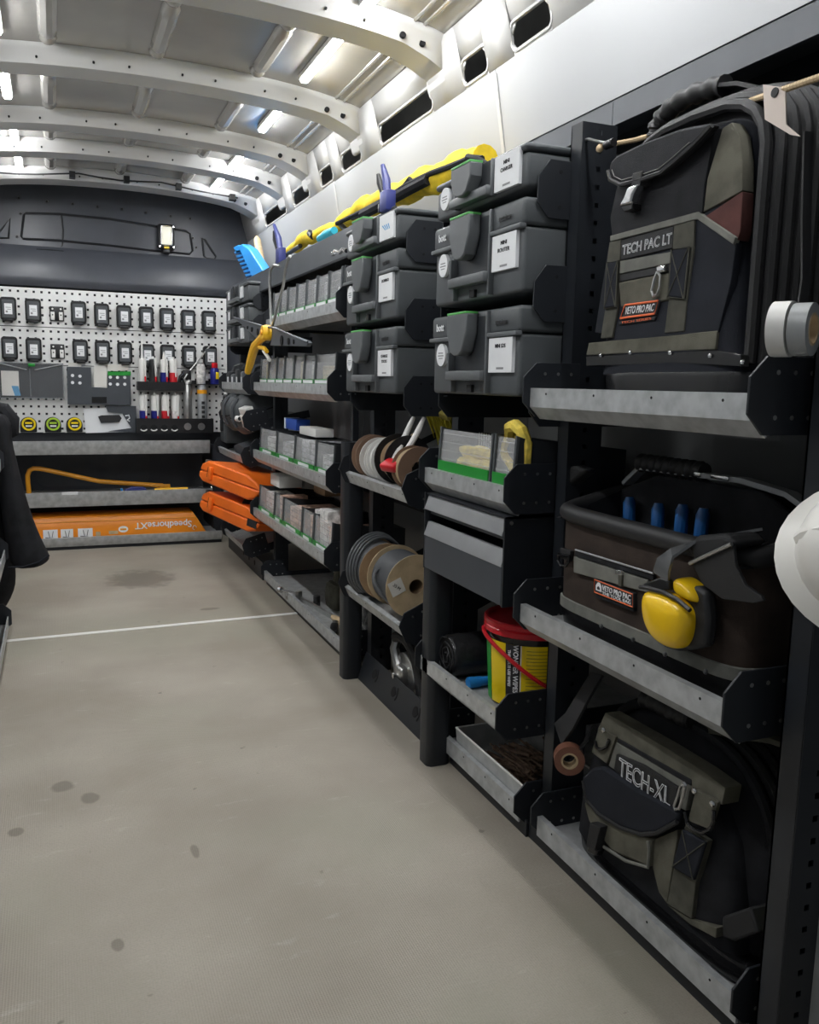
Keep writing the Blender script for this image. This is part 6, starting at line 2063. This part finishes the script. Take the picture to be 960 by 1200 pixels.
# ------------------------------------------------------------------ near end of the rack
# braided cord with a tag above the backpack
XRP = 0.905
c0 = onX(703, 171, XRP)
t = thing('bungee_cord', 'braided yellow brown cord stretched above the backpack', 'cord', c0)
cps = [onX(x, y, X) - c0 for (x, y, X) in ((703, 171.5, .905), (745, 164, .94), (790, 150, .99), (840, 132, .98), (880, 118, .905), (915, 106, .865), (965, 89, .84), (1010, 72, .83))]
part('cord', MB().tube(cps, .0042, 8), 'cardboard_light', t)
wr_ = MB()
for i in range(90):
    q = i / 90
    k = q * (len(cps) - 1)
    a = cps[int(k)].lerp(cps[min(int(k) + 1, len(cps) - 1)], k - int(k))
    wr_.ellipsoid(tuple(a), .0047, .0016, .0047, 6, 4)
part('braid', wr_, 'cardboard', t, kind='stuff')
part('hook', MB().tube([onX(x, y, XRP) - c0 for (x, y) in ((686, 164), (690, 163), (697, 165), (706, 167), (716, 168))], .0028, 8), 'steel', t)
part('hook_coil', MB().lathe([(.007, -.014), (.008, -.010), (.007, -.006), (.008, -.002), (.007, .002), (.008, .006), (.007, .010)], c=tuple(onX(714, 169, XRP) - c0), axis='y', n=12), 'black_plastic', t)
part('end_knot', MB().ellipsoid(tuple(onX(703, 174, XRP) - c0), .006, .008, .007), 'cardboard_light', t)
tg = [onX(x, y, .860) for (x, y) in ((895, 99), (921, 103), (922, 146), (938, 160), (927, 158), (897, 140))]
o = part('hanging_tag', MB().prism([(q.y - tg[0].y, q.z - tg[0].z) for q in tg], 'x', -.001, .001), 'tag_paper', loc=tg[0])
tag(o, 'pale card tag hanging from the braided cord', 'tag')
q = onX(909, 108.5, .859)
part('eyelet', MB().cyl((-.003, q.y - tg[0].y, q.z - tg[0].z), (-.0015, q.y - tg[0].y, q.z - tg[0].z), .006, n=12), 'ink', o)

# two tape rolls hanging beside the backpack
ax = Vector((.45, -.89, -.03)).normalized()
qc = onY(930, 386, .80)
for k, (off, w, m, r, lab) in enumerate(((-.012, .0215, 'tape_white', .0335, 'white tape roll hanging beside the grey tape roll'), (.0122, .0215, 'tape_grey', .0315, 'grey duct tape roll hanging beside the white tape roll'))):
    t = thing('tape_roll', lab, 'tape', qc + ax * off, 0, None, rot=(0, 0, math.atan2(ax.y, ax.x)))
    part('tape', MB().lathe([(.018, -w / 2), (r, -w / 2), (r, w / 2), (.018, w / 2), (.018, -w / 2)], axis='x', n=36), m, t)
    part('core', MB().lathe([(.0165, -w / 2 - .0005), (.0195, -w / 2 - .0005), (.0195, w / 2 + .0005), (.0165, w / 2 + .0005), (.0165, -w / 2 - .0005)], axis='x', n=28), 'cardboard_light', t)
o = part('webbing_loop', MB().tube([(.0, .0, .0), (.004, .0, .05), (.002, .006, .12), (.0, .012, .22)], .008, 8, flat=(.014, .003, (1, 0, 0))), 'web_black', loc=qc + Vector((.006, -.003, .010)))
tag(o, 'black webbing loop threaded through the tape rolls', 'strap')

# end panel of the rack and white helmet
t = thing('end_panel', 'perforated grey panel closing the near end of the rack', 'panel', (0, 0.752, 0))
part('perforated_sheet', MB().holes(0.930, 1.12, 0.0, 1.33, 0.0385, 0.0385, 0.011, 0.011), 'peg_end', t, solid=.002, smooth=0)
part('edge', MB().box(.926, .930, -.010, .012, 0, 1.33), 'galvanised_soft', t)
part('reflection_lump', MB().loft([(.05, 1.05, .045, .09, .02), (.25, 1.04, .045, .10, .024), (.45, 1.05, .045, .09, .02)], 16), 'hivis_reflection', t)  # added yellow lump, stands in for a hi-vis reflection in the panel

hq = onY(1056, 658, .66)
t = thing('safety_helmet', 'white safety helmet hanging at the near rack post', 'helmet', hq, 0, rot=(R(10), R(-64), R(30)))
dome = [(0.088, 0.0), (0.090, .012), (.087, .040), (.078, .070), (.058, .094), (.031, .107), (0.0, .111)]
part('shell', MB().lathe(dome, n=36, sx=1.0, sy=1.22), 'helmet_white', t)
part('brim', MB().lathe([(.078, -.004), (.104, -.012), (.107, -.010), (.094, .006), (.088, .012)], n=36, sx=1.0, sy=1.24), 'helmet_white', t)
part('crown_ridge', MB().tube([(0, -.106 * math.cos(R(k)), .111 * math.sin(R(k)) + .002) for k in range(12, 169, 12)], .009, 8), 'helmet_white', t)
for s in (-1, 1):
    part('side_rib', MB().tube([(s * .042, -.094 * math.cos(R(k)), .099 * math.sin(R(k))) for k in range(20, 161, 14)], .005, 8), 'helmet_white', t)
part('vent', MB().rbox(.068, .080, -.05, -.02, .055, .064, .003).rbox(.068, .080, .02, .05, .055, .064, .003), 'packet_b', t, kind='stuff')
part('slot_block', MB().rbox(.084, .096, -.014, .014, .004, .026, .003), 'helmet_white', t)
part('hanging_hook', MB().tube([(-.02, 0, -.01), (-.09, .0, -.02), (-.10, 0, -.05)], .004, 8), 'steel', t)

# ------------------------------------------------------------------ left rack edge and jacket
lr = thing('tool_rack', 'rack on the opposite side of the aisle behind the black jacket', 'rack', (0, 0, 0))
for z in (0.635, 0.315, 0.075):
    s_ = part('shelf', MB().box(-.525, -.189, 1.70, 3.26, z - .034, z - .030), 'galvanised_soft', lr)
    part('front_lip', MB().box(-.189, -.185, 1.70, 3.26, z - .04, z), 'galvanised', s_)
    part('end_plate', MB().prism([(-.175, z - .03), (-.175, z + .02), (-.20, z + .045), (-.29, z + .045), (-.29, z - .05), (-.20, z - .05)], 'y', 3.26, 3.264), 'anthracite', s_)
for y in (1.72, 3.24):
    part('upright', MB().box(-.35, -.29, y - .018, y + .018, 0, 1.4), 'anthracite', lr)

JY = 3.46
jk = thing('work_jacket', 'black work jacket hanging from the opposite rack', 'jacket', (-0.20, JY, 0.86))


def jq(px, py):
    q = onY(px, py, JY)
    return q.x + .20, q.z - .86


def cloth(name, rows, depth, m='black_fabric', n=20, seed=1):
    """rows: (left x, right x, z) silhouette; gives a soft folded volume"""
    mb = MB()
    v = []
    for i, (x0, x1, z) in enumerate(rows):
        for k in range(n):
            a = 2 * math.pi * k / n
            cx, hw = (x0 + x1) / 2, (x1 - x0) / 2
            f = 1 + .09 * math.sin(3 * a + seed + i * .55) + .05 * math.sin(7 * a + i * .9)
            v.append((cx + hw * math.cos(a) * (1 if abs(math.cos(a)) > .8 else f), depth * math.sin(a) * f, z))
    m_ = len(rows)
    f = [(i * n + k, i * n + (k + 1) % n, (i + 1) * n + (k + 1) % n, (i + 1) * n + k) for i in range(m_ - 1) for k in range(n)]
    f += [list(range(n))[::-1], [(m_ - 1) * n + k for k in range(n)]]
    mb._add(v, f)
    return part(name, mb, m, jk, sub=1)


rows = []
for (xl, xr, y) in ((-30, -6, 470), (-40, 3, 482), (-46, 10, 500), (-50, 12, 530), (-52, 14, 580), (-54, 17, 630), (-54, 19, 670), (-54, 20, 690), (-52, 14, 704), (-50, 4, 724)):
    (x0, z), (x1, _) = jq(xl, y), jq(xr, y)
    rows.append((x0, x1, z))
cloth('jacket_body', rows, .06)
rows = []
for (xl, xr, y) in ((-12, 8, 482), (-12, 17, 496), (-8, 14, 512), (-4, 20, 535), (-1, 26, 560), (2, 34, 590), (5, 44, 618), (9, 54, 640), (12, 60, 650), (14, 57, 656), (18, 46, 661)):
    (x0, z), (x1, _) = jq(xl, y), jq(xr, y)
    rows.append((x0, x1, z))
sv = cloth('sleeve', rows, .055, seed=4)
sv.location = (0, -.07, 0)
cu = part('cuff_seam', MB().tube([(jq(x, y)[0], -.125, jq(x, y)[1]) for (x, y) in ((12, 657), (30, 656), (46, 651), (58, 643))], .004, 6), 'navy_fabric', jk)
part('collar', MB().tube([(jq(x, y)[0], -.05, jq(x, y)[1]) for (x, y) in ((-8, 476), (4, 480), (14, 492), (15, 506), (8, 512))], [.02, .03, .03, .024, .012], 10), 'black_fabric', jk)
part('hanging_loop', MB().tube([(-.06, 0, -.05), (-.09, 0, .05), (-.16, 0, .10)], .006, 6), 'web_black', jk)
